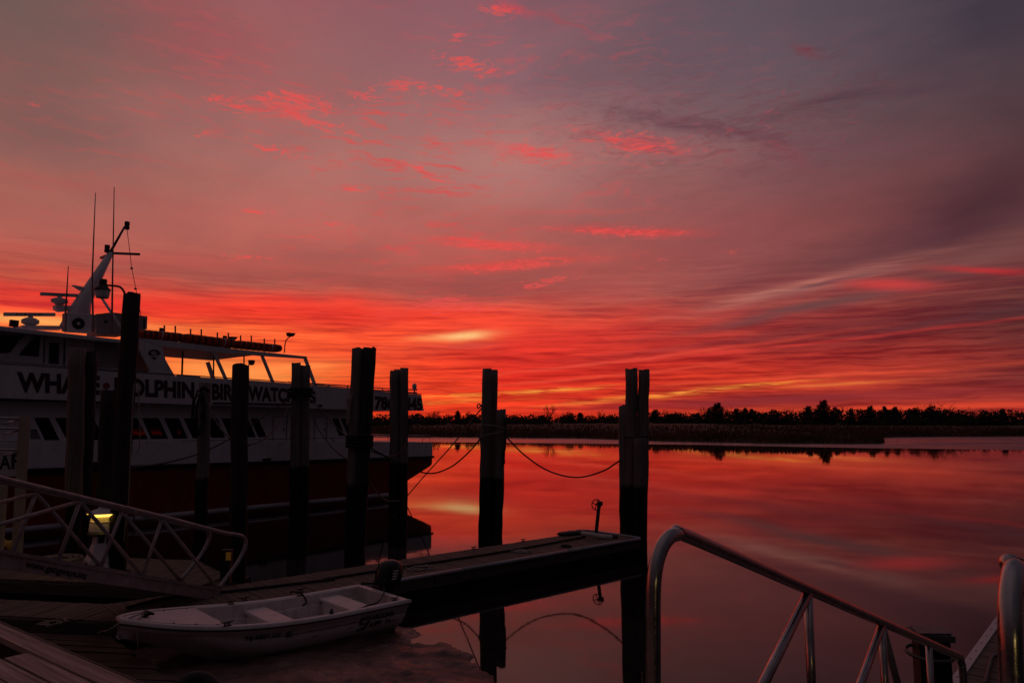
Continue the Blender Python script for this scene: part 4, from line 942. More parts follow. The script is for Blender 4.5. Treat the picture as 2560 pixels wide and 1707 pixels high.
# ------------------------------------------------------------------ floating dock
DZ = .45
e0, e1 = V((3.2, 18.72, 0)), V((-5.55, 10.85, 0)); dd = (e0 - e1).normalized(); dn = V((-dd.y, dd.x, 0)); L = (e0 - e1).length; DWD = 1.60
dock = thing('floating_dock', e0.lerp(e1, .5) + dn * .8, 'long grey planked floating dock running out to the right-hand pilings', 'dock')
def Dk(s_, t_, z): return V((e1.x, e1.y, z)) + dd * s_ + dn * t_
mb = MB(); s_ = 0.0; 
while s_ < L - .05:
    wd = .138; g_ = .012
    lim = 1.0 if s_ < .9 else 1.0
    mb.box(Dk(s_ + wd / 2, DWD / 2, DZ - .02 + random.uniform(-.004, .004)), dn * (DWD / 2 - .01 + random.uniform(-.012, .006)), dd * wd / 2, V((0, 0, .02))); s_ += wd + g_
mb.build('deck', M['plank'], dock)
for t_, nm_ in ((-.02, 'fascia_board'), (DWD + .02, 'fascia_board')):
    mb = MB(); k = 0
    while k < L - .1:
        ln = min(3.0, L - k); mb.box(Dk(k + ln / 2, t_, DZ - .135), dd * (ln / 2 - .004), dn * .02, V((0, 0, .115))); k += ln
    mb.build(nm_, M['fascia'], dock)
mb = MB(); mb.box(Dk(L + .02, DWD / 2, DZ - .135), dn * (DWD / 2 + .04), dd * .02, V((0, 0, .115))); mb.build('end_board', M['fascia'], dock)
mb = MB(); k = .3
while k < L - .4:
    ln = min(1.1, L - k - .05); mb.box(Dk(k + ln / 2, DWD / 2, .06), dd * ln / 2, dn * (DWD / 2 - .14), V((0, 0, .15))); k += ln + .5
mb.box(Dk(L - .28, DWD / 2, .062), dd * .26, dn * (DWD / 2 - .10), V((0, 0, .15))); mb.build('float_tub', M['black_rubber'], dock)
k = 0
while k < L - .2:
    ln = min(3.05, L - k); mb = MB(); mb.tube([Dk(k + .01, -.055, DZ - .012), Dk(k + ln / 2, -.057, DZ - .012), Dk(k + ln - .02, -.055, DZ - .012)], .038, 10); mb.build('rub_pipe', M['pvc'], dock); k += ln
mb = MB(); mb.tube([Dk(L + .05, -.03, DZ - .01), Dk(L + .05, DWD, DZ - .01)], .04, 8); mb.build('rub_pipe', M['pvc'], dock)
def cleat(p, d, par, nm_='cleat', s_=.6):
    p, d = V(p), V(d).normalized(); mb = MB(); mb.tube([p + d * .15 * s_ + V((0, 0, .105 * s_)), p + d * .07 * s_ + V((0, 0, .08 * s_)), p - d * .07 * s_ + V((0, 0, .08 * s_)), p - d * .15 * s_ + V((0, 0, .105 * s_))], [.010 * s_, .018 * s_, .018 * s_, .010 * s_], 6)
    for q in (-.045, .045): mb.tube([p + d * q * s_, p + d * q * .8 * s_ + V((0, 0, .08 * s_))], .018 * s_, 6)
    mb.box(p + V((0, 0, .006)), d * .09 * s_, V((-d.y, d.x, 0)) * .03 * s_, V((0, 0, .006))); return mb.build(nm_, M['dark_metal'], par)
for (x, y) in ((1455, 1331), (1303, 1352), (1180, 1371), (940, 1402)): cleat(on(x, y, DZ) - dn * .07, dd, dock)
for (x, y) in ((1075, 1425), (760, 1482), (618, 1505)): cleat(on(x, y, DZ) + dn * .12, dd, dock)
for k in range(26):                                          # rust drips under the bolts of the near fascia
    mb = MB(); q = random.uniform(.4, L - .3); h_ = random.uniform(.02, .09); mb.box(Dk(q, -.0415, DZ - .08 - h_), dd * random.uniform(.006, .02), dn * .001, V((0, 0, h_))); mb.build('rust_stain', M['black_rubber'], dock)
# left landing of the dock
lp = [V((-5.3, 10.98, 0)), V((-10.9, 11.95, 0)), V((-11.6, 16.2, 0)), V((-7.6, 15.5, 0)), V((-5.3, 13.45, 0))]
land = thing('dock_landing', (-8, 13.4, 0), 'wide planked landing of the floating dock under the left gangway', 'dock')
mb = MB(); dl_ = (lp[1] - lp[0]).normalized(); pl_ = V((dl_.y, -dl_.x, 0)) 
if pl_.y < 0: pl_ = -pl_
s_ = 0.0; ll = 5.75
while s_ < ll:
    wd = .138; c = lp[0] + dl_ * (s_ + wd / 2); z_ = V((0, 0, DZ - .026))
    near_w = 2.3 if s_ < .75 else .88                          # walkway along the front, joined to the dock at its end
    mb.box(c + pl_ * near_w / 2 + z_ + V((0, 0, random.uniform(-.004, .004))), pl_ * (near_w / 2 + random.uniform(-.012, .012)), dl_ * wd / 2, V((0, 0, .02)))
    if s_ > .75:
        f0, f1 = 2.25, 2.3 + min(2.2, .6 + (s_ - .3) * .85)
        mb.box(c + pl_ * (f0 + f1) / 2 + z_ + V((0, 0, random.uniform(-.004, .004))), pl_ * ((f1 - f0) / 2 + random.uniform(-.012, .012)), dl_ * wd / 2, V((0, 0, .02)))
    s_ += wd + .012
mb.build('deck', M['plank'], land)
mb = MB(); mb.box(lp[0].lerp(lp[1], .5) + V((0, 0, DZ - .14)) - pl_ * .025, dl_ * 2.87, pl_ * .02, V((0, 0, .11))); mb.build('fascia_board', M['fascia'], land)
for o_, w_ in ((.44, .36), (3.3, .95)):
    mb = MB(); mb.box(lp[0].lerp(lp[1], .55) + pl_ * o_ + V((0, 0, .06)), dl_ * 2.3, pl_ * w_, V((0, 0, .15))); mb.build('float_tub', M['black_rubber'], land)
for o_ in (.90, 2.23):
    mb = MB(); mb.box(lp[0].lerp(lp[1], .57) + pl_ * o_ + V((0, 0, DZ - .15)), dl_ * 2.4, pl_ * .018, V((0, 0, .10))); mb.build('fascia_board', M['fascia'], land)
cleat(on(430, 1467, DZ) , dl_, land)
mb = MB(); mb.tube(curve_pts([Dk(L - 1.0, .9, DZ + .03), Dk(L - 4, .72, DZ + .03), Dk(L - 8, .82, DZ + .03), Dk(3.6, .72, DZ + .03), Dk(2.0, 1.0, DZ + .03), Dk(.9, 1.25, DZ + .03), Dk(.2, 1.0, DZ + .03)], 8), .026, 7)
tag(mb.build('water_hose', M['black_rubber']), 'black hose lying along the middle of the floating dock', 'hose')
def coil(c, r, turns, rad, label, mat, name='rope_coil', messy=.15, cat='rope coil'):
    mb = MB(); pts = []
    for k in range(turns * 14):
        a = k / 14 * 6.283; q = r * (.35 + .65 * k / (turns * 14)) * random.uniform(1 - messy, 1 + messy); pts.append(V(c) + V((q * math.cos(a), q * math.sin(a), rad * (1 + .4 * random.random()))))
    mb.tube(pts, rad, 5); return tag(mb.build(name, M[mat]), label, cat)
coil(on(1305, 1379, DZ), .2, 4, .014, 'pale tangle of rope halfway along the floating dock near its front edge', 'rope_pale', messy=.4)
coil(on(1048, 1420, DZ), .3, 4, .012, 'thin wire-like rope coil on the dock behind the outboard motor', 'rope_pale', messy=.3)
coil(on(1525, 1343, DZ), .22, 3, .02, 'dark rope coil near the end of the floating dock by the right-hand pilings', 'rope_dark')
coil(on(1415, 1366, DZ), .12, 3, .02, 'small dark rope coil near the front dock edge towards its end', 'rope_dark')
mb = MB()
for k in range(9):
    c = on(1410 + 7 * k, 1337 - .6 * k, DZ); mb.lathe(c, [(.16, 0), (.2, .03), (.14, .06 + .03 * random.random()), (.04, .09)], 9)
tag(mb.build('tarp_bundle', M['black_rubber']), 'dark crumpled tarp bundle at the far edge near the dock end', 'tarp')
mb = MB(); mb.tube(curve_pts([on(1455, 1333, DZ + .1), on(1480, 1336, DZ + .1), on(1505, 1341, DZ + .06), on(1530, 1342, DZ + .04)], 5), [.06] * 15 + [.05], 8); tag(mb.build('canvas_roll', M['gel_in']), 'pale canvas roll lying across the dock end', 'canvas roll')
# winch post with hand wheel
wb = on(1490, 1333, DZ); winch = thing('winch_post', wb, 'slim upright post with a spoked hand wheel at the dock end', 'winch post')
tp = at(1498, 1258, wb.y); mb = MB(); mb.bar(wb, tp, .085, .085); mb.build('post', M['dark_metal'], winch)
mb = MB(); mb.abox(tp + V((.02, 0, 0)), .13, .12, .1); mb.build('gear_box', M['dark_metal'], winch)
wc = at(1491, 1261, wb.y - .1); an = V((-.55, -.8, .15)).normalized(); sx = an.cross(V((0, 0, 1))).normalized(); sy = sx.cross(an)
mb = MB(); mb.tube([wc + (sx * math.cos(q / 20 * 6.283) + sy * math.sin(q / 20 * 6.283)) * .135 for q in range(20)], .014, 6, closed=True)
for q in range(4): a = q / 4 * 6.283 + .3; mb.tube([wc, wc + (sx * math.cos(a) + sy * math.sin(a)) * .135], .012, 5)
mb.tube([wc - an * .12, wc + an * .05], .02, 6); mb.build('hand_wheel', M['dark_metal'], winch)
# small amber-lit pedestal
pb = on(566, 1458, DZ); ped = thing('power_pedestal', pb, 'small dark dock pedestal with a dim amber window', 'power pedestal'); dpt = pb.y
mb = MB(); a = at(567, 1372, dpt); mb.box((pb + a) / 2, V((0, 0, (a.z - pb.z) / 2)), V((.085, 0, 0)), V((0, .08, 0))); mb.build('housing', M['dark_metal'], ped, bevel=.012)
c = at(571, 1390, dpt - .09); mb = MB(); mb.abox(c, .085, .02, .14); mb.build('amber_window', M['glow_dim'], ped)

# ------------------------------------------------------------------ lighthouse-shaped lamp pedestal
def lighthouse(lb, label, sc_=1.0, rot=.35):
    LH = thing('lighthouse_lamp', lb, label, 'lamp', None); NS = 6
    def lh(name, prof, mat, par, n=NS, smooth=False, caps=True):
        mb = MB(); mb.lathe(lb, [(r * sc_, z * sc_) for r, z in prof], n, smooth=smooth, rot=rot, caps=caps); return mb.build(name, M[mat], par)
    tw = lh('tower_base', [(.345, 0), (.30, .24), (.31, .243), (.31, .252), (.295, .255), (.20, .53), (.185, .55)], 'white_plastic', LH)
    ax_ = V((0, 0, 1)).cross(V((0, 1, 0))).normalized(); ay_ = V((0, 0, 1)).cross(ax_)
    for k in range(NS):
        a_ = rot + 6.283 * (k + .5) / NS; dirm = ax_ * math.cos(a_) + ay_ * math.sin(a_); tg = V((-dirm.y, dirm.x, 0))
        mb = MB(); mb.box(lb + dirm * (.322 * .866 + .006) * sc_ + V((0, 0, .125 * sc_)), tg * .055 * sc_, (dirm * .2 - V((0, 0, 0))).normalized() * .012 * sc_, V((0, 0, .085 * sc_))); mb.build('outlet_cover', M['letter_black'], tw)
    nk = lh('neck', [(.185, .55), (.175, .70)], 'white_plastic', LH)
    a_ = rot + 6.283 * 4.5 / NS; best_ = None
    for k in range(NS):
        a2 = rot + 6.283 * (k + .5) / NS; dm = ax_ * math.cos(a2) + ay_ * math.sin(a2)
        if best_ is None or dm.dot((V((0, 0, ZC)) - lb).normalized()) > best_[0]: best_ = (dm.dot((V((0, 0, ZC)) - lb).normalized()), dm)
    dm = best_[1]; tg = V((-dm.y, dm.x, 0))
    mb = MB(); mb.box(lb + (dm * .158 + V((0, 0, .63))) * sc_, tg * .05 * sc_, dm * .006, V((0, 0, .058 * sc_))); mb.build('neck_window', M['dark_glass'], nk)
    lh('gallery', [(.20, .70), (.285, .735), (.285, .75), (.245, .79)], 'dark_metal', LH, 12)
    lh('lantern_panel', [(.262, .79), (.246, .965), (.252, .97), (.252, .985), (.236, .99), (.226, 1.075)], 'white_plastic', LH)
    lh('lamp_lens', [(.228, 1.082), (.318, 1.130)], 'glow', LH, caps=False)
    lh('lamp_roof', [(.33, 1.132), (.33, 1.142), (.115, 1.225), (.105, 1.23), (.105, 1.285), (.08, 1.295)], 'white_plastic', LH)
    return LH
lb = on(252, 1428, DZ)
LH = lighthouse(lb, 'white miniature lighthouse pedestal with a glowing yellow lamp, behind the left gangway')
mb = MB(); mb.tube([lb + V((.24, -.2, .70)), lb + V((.29, -.22, .45)), lb + V((.22, -.2, .42))], .012, 5); mb.build('cord', M['black_rubber'], LH)
coil(lb + V((.5, -.15, 0)), .18, 4, .016, 'dark cord coil at the foot of the miniature lighthouse', 'rope_dark')
coil(on(150, 1397, DZ + .03), .55, 3, .018, 'pale hose coil on the landing left of the miniature lighthouse', 'rope_pale', 'hose_coil', .1, 'hose coil')
# yellow floats at the left edge
for i, (x, y, r, lb_) in enumerate(((4, 1384, .17, 'yellow round float at the very left edge, on the landing'), (24, 1385, .16, 'yellow round float beside the white post, right one of the pair'))):
    c = on(x, y, DZ); t = thing('float_buoy', c, lb_, 'buoy', 'yellow floats'); mb = MB(); mb.lathe(c, [(.02, 0), (r * .7, .03), (r, r * .7), (r * .95, r * 1.15), (r * .6, r * 1.65), (r * .2, r * 1.9)], 16); mb.build('buoy_body', M['yellow'], t)
    mb = MB(); mb.tube([c + V((0, -r * .55, r * .2)), c + V((0, -r * 1.02, r * .8)), c + V((0, -r * .95, r * 1.2))], .03, 6); mb.build('buoy_eye', M['letter_black'], t)
# boarding stand at far left: post, rails and lettered board
d0 = 15.8; st_ = thing('boarding_stand', on(48, 1393, DZ), 'white boarding stand with rails and a lettered board at the left edge', 'boarding stand')
mb = MB(); mb.bar(at(42, 1392, d0), at(62, 1040, d0), .17, .12, up=(0, 1, 0)); mb.build('post', M['post_lamplit'], st_)
mb = MB(); mb.bar(at(-6, 1392, d0 - .6), at(6, 1212, d0 - .6), .17, .1, up=(0, 1, 0)); mb.build('post', M['post_lamplit'], st_)
for ya in (1044, 1070, 1123):
    mb = MB(); mb.tube([at(-60, ya - 2, d0), at(62, ya + 2, d0)], .022, 7); mb.tube([at(8, ya + 15, d0 - .8), at(47, ya + 6, d0 - .1)], .018, 6); mb.build('rail', M['galv'], st_)
mb = MB(); mb.tube([at(-60, 1101, d0 + .2), at(56, 1102, d0 + .2)], .012, 6); mb.build('rail', M['galv'], st_)
mb = MB(); mb.prism([at(x, y, d0 + .05) for x, y in ((-90, 1128), (52, 1131), (50, 1190), (-90, 1190))], (0, .04, 0)); bd = mb.build('sign_board', M['sign_white'], st_)
def bf(x0, x1, yt, yb): return lambda x, y: at(x0 + (x1 - x0) * x, yb + (yt - yb) * y, d0 + .045)
text_mb('A', bf(-2, 27, 1136, 1173), .03).build('lettering', M['letter_black'], bd); text_mb('F', bf(28, 50, 1134, 1172), .03).build('lettering', M['letter_black'], bd)

# ------------------------------------------------------------------ left gangway (aluminium truss)
def tr_tube(mb, a, b, r): mb.tube([a, V(a).lerp(V(b), .5), b], r, 8)
ga, gb = V((-5.10, 12.55, .53)), V((-6.36, 8.55, 1.72)); hz_ = V((gb.x - ga.x, gb.y - ga.y, 0)).normalized(); gs = V((hz_.y, -hz_.x, 0)) * .80; upz = V((0, 0, 1))
gw = thing('gangway', ga, 'aluminium truss gangway sloping down from the left onto the floating dock', 'gangway', 'aluminium gangways')
def G(s_, z, side=0, out=0.0): return V((ga.x, ga.y, 0)) + hz_ * s_ + gs * side + V((0, 0, z + .085 * side)) - gs.normalized() * out
def cz(s_): return .51 + .326 * (s_ + .22)                    # top of the bottom chord
SE = 6.6
def SP_g(px, py):                                            # pixel onto the near side plane of the gangway
    r = ray(px, py); n_ = gs.normalized(); t = V((ga.x, ga.y, 0)).dot(n_) / (r.x * n_.x + r.y * n_.y); return V((r.x * t, r.y * t, ZC + r.z * t))
gdir = (G(3, cz(3)) - G(0, cz(0))).normalized(); gup = gdir.cross(gs.normalized()); gup = gup if gup.z > 0 else -gup
outn = -gs.normalized()
for side in (0, 1):
    mb = MB(); mb.tube(curve_pts([G(-.22, .56, side), G(-.43, .71, side), G(-.66, .88, side), G(-.84, 1.08, side), G(-.88, 1.22, side), G(-.78, 1.33, side), G(-.55, 1.40, side), G(-.2, 1.49, side), G(1.16, 1.915, side), G(2.66, 2.36, side), G(3.8, 2.70, side), G(SE, 3.53, side)], 7), .036, 9); mb.build('handrail', M['gang_grey'], gw)
    mid = (SE - .3) / 2; ln = (SE + .3) / 2 / gdir.dot(hz_)
    mb = MB(); mb.box(G(mid, cz(mid) - .085, side), gdir * ln, outn * .03, gup * .085); mb.box(G(mid, cz(mid) + .010, side), gdir * ln, outn * .05, gup * .012); bt = mb.build('bottom_chord', M['gang_grey'], gw)
    if side == 0: gch = bt
    bj = [-.20, 1.49, 2.94, 4.45, 6.0]; tj = [(1.16, 1.88), (2.66, 2.31), (4.16, 2.76), (5.7, 3.2)]
    prs = [(tj[0], 0), (tj[0], 1), (tj[1], 1), (tj[1], 2), (tj[1], 3), (tj[2], 3), (tj[3], 3), (tj[3], 4)]
    for (t_, b_) in prs:
        mb = MB(); a_, b2 = G(t_[0], t_[1], side), G(bj[b_], cz(bj[b_]) + .02, side); mb.tube([a_, a_.lerp(b2, .5), b2], .027, 8); mb.build('brace', M['gang_grey'], gw)
mb = MB(); k = .1
while k < SE - .2:
    mb.box(G(k, cz(k) - .03) + gs * .5, gs * .46, gdir * .058, gup * .015); k += .135
mb.build('tread', M['gang_grey'], gw)
ta, tb = SP_g(58, 1411), SP_g(213, 1442)
text_mb('www.gangways.biz', lambda x, y: ta.lerp(tb, x) + outn * .034 + gup * (-.055 + .115 * y), .045).build('lettering', M['letter_black'], gch)
mb = MB(); mb.box(G(-.10, cz(-.10) - .085) + outn * .036, gdir * .07, outn * .006, gup * .08); mb.build('hinge_plate', M['gang_grey'], gw)

# ------------------------------------------------------------------ skiff
sC = V((-2.19, 12.56, 0)); sa = V((-.7284, -.6852, 0)).normalized(); sn = V((.6852, -.7284, 0)).normalized()   # sn: towards the camera
skiff = thing('skiff', sC + sa * 2, 'open white flat-bottomed skiff with an outboard motor tied at the dock', 'skiff')
def K(a, b, z): return sC + sa * a + sn * b + V((0, 0, z))
HB = [(0, .735), (1, .755), (2.2, .755), (2.8, .73), (3.2, .65), (3.55, .52), (3.8, .37), (3.98, .2), (4.07, .06)]
HG = [(0, .52), (1.0, .52), (1.5, .528), (2.0, .552), (2.5, .595), (3.0, .655), (3.5, .73), (4.07, .83)]
HK = [(0, .13), (2.0, .13), (2.4, .17), (2.8, .27), (3.2, .43), (3.6, .61), (4.07, .76)]
sts = [-.06, .3, .8, 1.3, 1.8, 2.2, 2.5, 2.8, 3.0, 3.2, 3.4, 3.55, 3.7, 3.8, 3.9, 3.98, 4.04, 4.07]
def smooth_tab(t, x): return (interp(t, x - .12) + interp(t, x) * 2 + interp(t, x + .12)) / 4
def sect(a):
    b, gz, k = smooth_tab(HB, a), smooth_tab(HG, a), smooth_tab(HK, a); k = min(k, gz - .07); bb = b * .80; q = []
    for sgn in (1, -1):
        side = [(b, gz), (b - .012, gz - .10), (b * .985 - .02, gz - .105), (b * .95 - .01, k + (gz - k) * .45), (bb + .03, k + .02), (bb - .02, k), (bb - .16, k - .17)]
        if sgn == 1: q += [K(a, p[0], p[1]) for p in side]
        else: q += [K(a, -p[0], p[1]) for p in side[::-1]]
    return q
mb = MB(); rr = [sect(a) for a in sts]
for q_ in rr[0]: q_ += sa * (.16 * (1 - (q_.z + .04) / .56))      # raked transom
mb.loft(rr, smooth=True, caps=False, closed=False)
mb.poly([p for p in rr[0]][::-1]); hullo = mb.build('hull', M['gelcoat'], skiff)
# inner liner
mb = MB(); ist = [.10, .5, 1.0, 1.5, 2.0, 2.4, 2.7, 2.92]
def isec(a):
    b, gz = smooth_tab(HB, a) - .075, smooth_tab(HG, a) - .005; fl = max(.20, smooth_tab(HK, a) + .06); fb_ = min(b - .075, smooth_tab(HB, a) * .78)
    return [K(a, b, gz), K(a, b - .02, fl + .17), K(a, b - .06, fl + .155), K(a, fb_, fl), K(a, -fb_, fl), K(a, -b + .06, fl + .155), K(a, -b + .02, fl + .17), K(a, -b, gz)]
ir = [isec(a) for a in ist]; mb.loft([r[::-1] for r in ir], smooth=False, caps=False, closed=False); mb.poly(ir[0]); mb.build('liner', M['gel_in'], skiff)
# gunwale lip
mb = MB(); lip = []
edge = [(a, 1) for a in sts] + [(a, -1) for a in sts[::-1]]
outer = [K(a, s2 * (smooth_tab(HB, a) + .022), smooth_tab(HG, a)) for a, s2 in edge]; n = len(outer)
inner = [K(min(a, 4.0) if a > .08 else .10, s2 * max(smooth_tab(HB, a) - .078, .0), smooth_tab(HG, a)) for a, s2 in edge]
def ringat(i): return [outer[i] - V((0, 0, .035)), outer[i] + V((0, 0, .008)), outer[i].lerp(inner[i], .25) + V((0, 0, .022)), outer[i].lerp(inner[i], .8) + V((0, 0, .018)), inner[i] - V((0, 0, .012))]
mb.loft([ringat(i) for i in range(n)], smooth=True, caps=False, closed=False)
tz = smooth_tab(HG, 0)
mb.box(K(.035, 0, tz - .002), sn * .70, sa * .05, V((0, 0, .018))); mb.build('gunwale', M['gelcoat'], skiff)
mb = MB(); mb.tube([p + (p - sC - sa * 2).normalized() * .004 - V((0, 0, .045)) for p in outer], .012, 5); mb.build('rub_strip', M['letter_black'], skiff)
mb = MB(); fl_ = kfn0 = None
def sidepoint(a, t):                                         # point on the skiff's near side, t from chine to lip
    gz, k = smooth_tab(HG, a), smooth_tab(HK, a); b = smooth_tab(HB, a); zm = k + (gz - k) * .45; z = k + .02 + (gz - .105 - k - .02) * t
    bm = b * .95 - .01; bt = b * .985 - .02; bb = b * .8 + .03
    return K(a, (bm + (bt - bm) * (z - zm) / (gz - .105 - zm) if z > zm else bb + (bm - bb) * (z - k - .02) / (zm - k - .02)) + .003, z)
mb.tube([sidepoint(a / 10, .74) for a in range(0, 27)], .005, 5); mb.build('side_seam', M['cabin_dark'], hullo)
for (a, t, ln) in ((1.55, .42, .10), (1.0, .5, .05), (.95, .8, .02)):
    mb = MB(); mb.tube([sidepoint(a, t), sidepoint(a + ln * .5, t + .02), sidepoint(a + ln, t - .01)], .006, 5); mb.build('scuff', M['cabin_dark'], hullo)
# foredeck
mb = MB(); da = [2.88, 3.1, 3.3, 3.5, 3.65, 3.8, 3.9, 3.98]; l_ = [K(a, smooth_tab(HB, a) - .07, smooth_tab(HG, a) + .012) for a in da]; r_ = [K(a, -smooth_tab(HB, a) + .07, smooth_tab(HG, a) + .012) for a in da]
mb.loft([[l_[i], r_[i], r_[i] - V((0, 0, .03)), l_[i] - V((0, 0, .03))] for i in range(len(da))], smooth=False)
mb.prism([K(2.885, .5, .36), K(2.885, -.5, .36), K(2.885, -.63, .61), K(2.885, .63, .61)], sa * .02); dk = mb.build('foredeck', M['gelcoat'], skiff)
mb = MB(); mb.tube([K(a, smooth_tab(HB, a) - .085, smooth_tab(HG, a) + .013) for a in da], .006, 4); mb.tube([K(a, -smooth_tab(HB, a) + .085, smooth_tab(HG, a) + .013) for a in da], .006, 4); mb.build('deck_seam', M['letter_black'], dk)
for a, b in ((3.0, .58), (3.25, .5), (3.5, .38), (3.0, -.58), (3.35, -.46), (3.75, 0)):
    mb = MB(); mb.lathe(K(a, b, smooth_tab(HG, a) + .014), [(.016, 0), (.012, .008)], 8); mb.build('deck_bolt', M['letter_black'], dk)
for (a0, a1, zt_) in ((1.76, 2.10, .465), (.45, .82, .445)):
    mb = MB(); b = .668
    mb.box(K((a0 + a1) / 2, 0, zt_ - .02), sn * b, sa * (a1 - a0) / 2, V((0, 0, .025))); mb.box(K((a0 + a1) / 2, 0, .19 + (zt_ - .235) / 2), sn * (b - .05), sa * ((a1 - a0) / 2 - .03), V((0, 0, (zt_ - .24) / 2))); mb.build('thwart', M['gelcoat'], skiff, bevel=.012)
for a, b, s_ in ((2.92, .70, .62), (.18, .64, .5), (2.3, -.70, .5), (1.15, -.70, .55)): cleat(K(a, b, smooth_tab(HG, a) + .012), sa, skiff, 'cleat', s_)
mb = MB(); mb.lathe(K(1.35, .70, .545), [(.035, 0), (.03, .03), (.018, .05), (.02, .07)], 10); mb.build('oarlock', M['dark_metal'], skiff)
mb = MB(); mb.lathe(K(3.72, -.06, .79), [(.05, 0), (.06, .03), (.03, .07)], 9); mb.tube([K(3.70, -.05, .83), K(3.76, .05, .84), K(3.66, .06, .83), K(3.72, -.1, .84)], .018, 5); mb.build('bow_cleat', M['dark_metal'], skiff)
def kfn(a0, z0, a1, z1, h0):
    def fn(x, y):
        a = a0 + (a1 - a0) * x; z = z0 + (z1 - z0) * x + h0 * y
        gz, k = smooth_tab(HG, a), smooth_tab(HK, a); b = smooth_tab(HB, a); bm = b * .95 - .01; bt = b * .985 - .02; zm = k + (gz - k) * .45
        bo = bm + (bt - bm) * (z - zm) / (gz - .105 - zm) if z > zm else (b * .80 + .03) + (bm - b * .80 - .03) * (z - k - .02) / (zm - k - .02)
        return K(a, bo + .016, z)
    return fn
text_mb('NJ 6827 GY', kfn(2.66, .405, 2.14, .355, .078), .03).build('registration_number', M['letter_black'], hullo)
mb = text_mb('E', kfn(2.07, .350, 1.98, .344, .078), .03); mb.build('registration_sticker', M['letter_black'], hullo)
text_mb('AROLINA', kfn(.66, .325, .24, .325, .078), .035).build('lettering', M['letter_black'], hullo)
text_mb('KIFF', kfn(.68, .220, .46, .220, .078), .035).build('lettering', M['letter_black'], hullo)
text_mb('16', kfn(.38, .220, .29, .220, .078), .035).build('lettering', M['letter_black'], hullo)
text_mb('DLX', kfn(.27, .220, .17, .220, .036), .03).build('lettering', M['letter_black'], hullo)
fn = kfn(.90, .19, .66, .19, .21)
mb = MB()
for seg in (((0.15, .98), (.98, .98), (.98, .84), (.30, .84)), ((.15, .98), (.34, .98), (.28, .58), (.08, .58)), ((.08, .58), (.8, .58), (.8, .46), (.1, .46)), ((.72, .72), (.92, .72), (.72, .3), (.54, .3)), ((.5, .30), (.74, .30), (.56, .02), (.0, .02)), ((.0, .02), (.0, .14), (.5, .14), (.5, .02))):
    mb.poly([fn(x, y) + sn * .001 for x, y in seg][::-1])
mb.build('emblem', M['letter_black'], hullo)
# outboard motor, tilted a little
mo = K(.02, -.24, .13); fw = sa; lf = sn; tiltv = (V((0, 0, 1)) * .97 - fw * -.24 * -1).normalized()
def Om(f_, l_, z_): return mo + fw * f_ + lf * l_ + tiltv * z_
mb = MB(); rings = []
for (z_, lf_, lw_, sh) in ((.40, .13, .10, .0), (.46, .19, .135, .0), (.56, .215, .15, .0), (.68, .215, .15, .01), (.78, .19, .135, .03), (.85, .14, .10, .05), (.885, .07, .05, .06)):
    rings.append([Om(-.16 + sh + 1.15 * lf_ * math.copysign(abs(math.cos(q / 16 * 6.283)) ** .8, math.cos(q / 16 * 6.283)), 1.15 * lw_ * math.copysign(abs(math.sin(q / 16 * 6.283)) ** .8, math.sin(q / 16 * 6.283)), z_) for q in range(16)])
mb.loft(rings); om = mb.build('outboard_motor', M['motor_black'], skiff)
mb = MB(); mb.box(Om(-.17, 0, .30), tiltv * .14, fw * .09, lf * .06); mb.box(Om(-.19, 0, .0), tiltv * .26, fw * .05, lf * .035); mb.box(Om(.0, 0, .44), fw * .05, lf * .11, tiltv * .12); mb.box(Om(.05, 0, .50), fw * .02, lf * .09, tiltv * .06); mb.build('motor_bracket', M['dark_metal'], om)
mb = MB(); mb.tube([Om(.05, .05, .52), Om(.25, .07, .55), Om(.42, .07, .57)], [.02, .022, .028], 8); mb.build('tiller', M['dark_metal'], om)
mb = MB()
for q in range(4): mb.box(Om(-.16 + .0, .175, .58 + q * .045), tiltv * .012, fw * .05, lf * .002)
mb.build('cowling_decal', M['white_plastic'], om)
mb = MB(); mb.tube(curve_pts([K(.85, .55, .47), K(.6, .5, .5), K(.35, .42, .50), K(.1, .2, .57), K(-.02, 0, .63)], 6), .014, 6); tag(mb.build('fuel_hose', M['black_rubber']), 'black fuel hose across the rear seat of the skiff', 'hose')
mb = MB(); mb.tube(curve_pts([K(3.74, -.04, .84), K(3.97, .05, .82), K(4.2, .0, .70), on(262, 1575, .5), on(245, 1581, .32)], 6), .010, 6); mb.tube(curve_pts([K(3.74, -.02, .84), K(3.92, .22, .80), K(3.92, .30, .66), K(3.9, .3, .5)], 5), .010, 6)
tag(mb.build('painter_rope', M['rope_pale']), 'pale bow line running from the skiff towards the lower landing', 'rope')
mb = MB(); mb.tube(curve_pts([K(1.15, -.72, .59), K(1.1, -.68, .54), K(1.05, -.655, .42), K(1.12, -.655, .38)], 5), .012, 6); mb.tube(curve_pts([K(1.15, -.72, .59), K(1.22, -.87, .58), K(1.15, -1.0, .52)], 5), .012, 6)
tag(mb.build('stern_line', M['rope_dark']), 'dark stern line holding the skiff to the dock cleat', 'rope')
coil(on(133, 1558, DZ - .02), .2, 3, .012, 'pale snarl of rope at the landing edge beside the skiff bow', 'rope_pale', messy=.5)

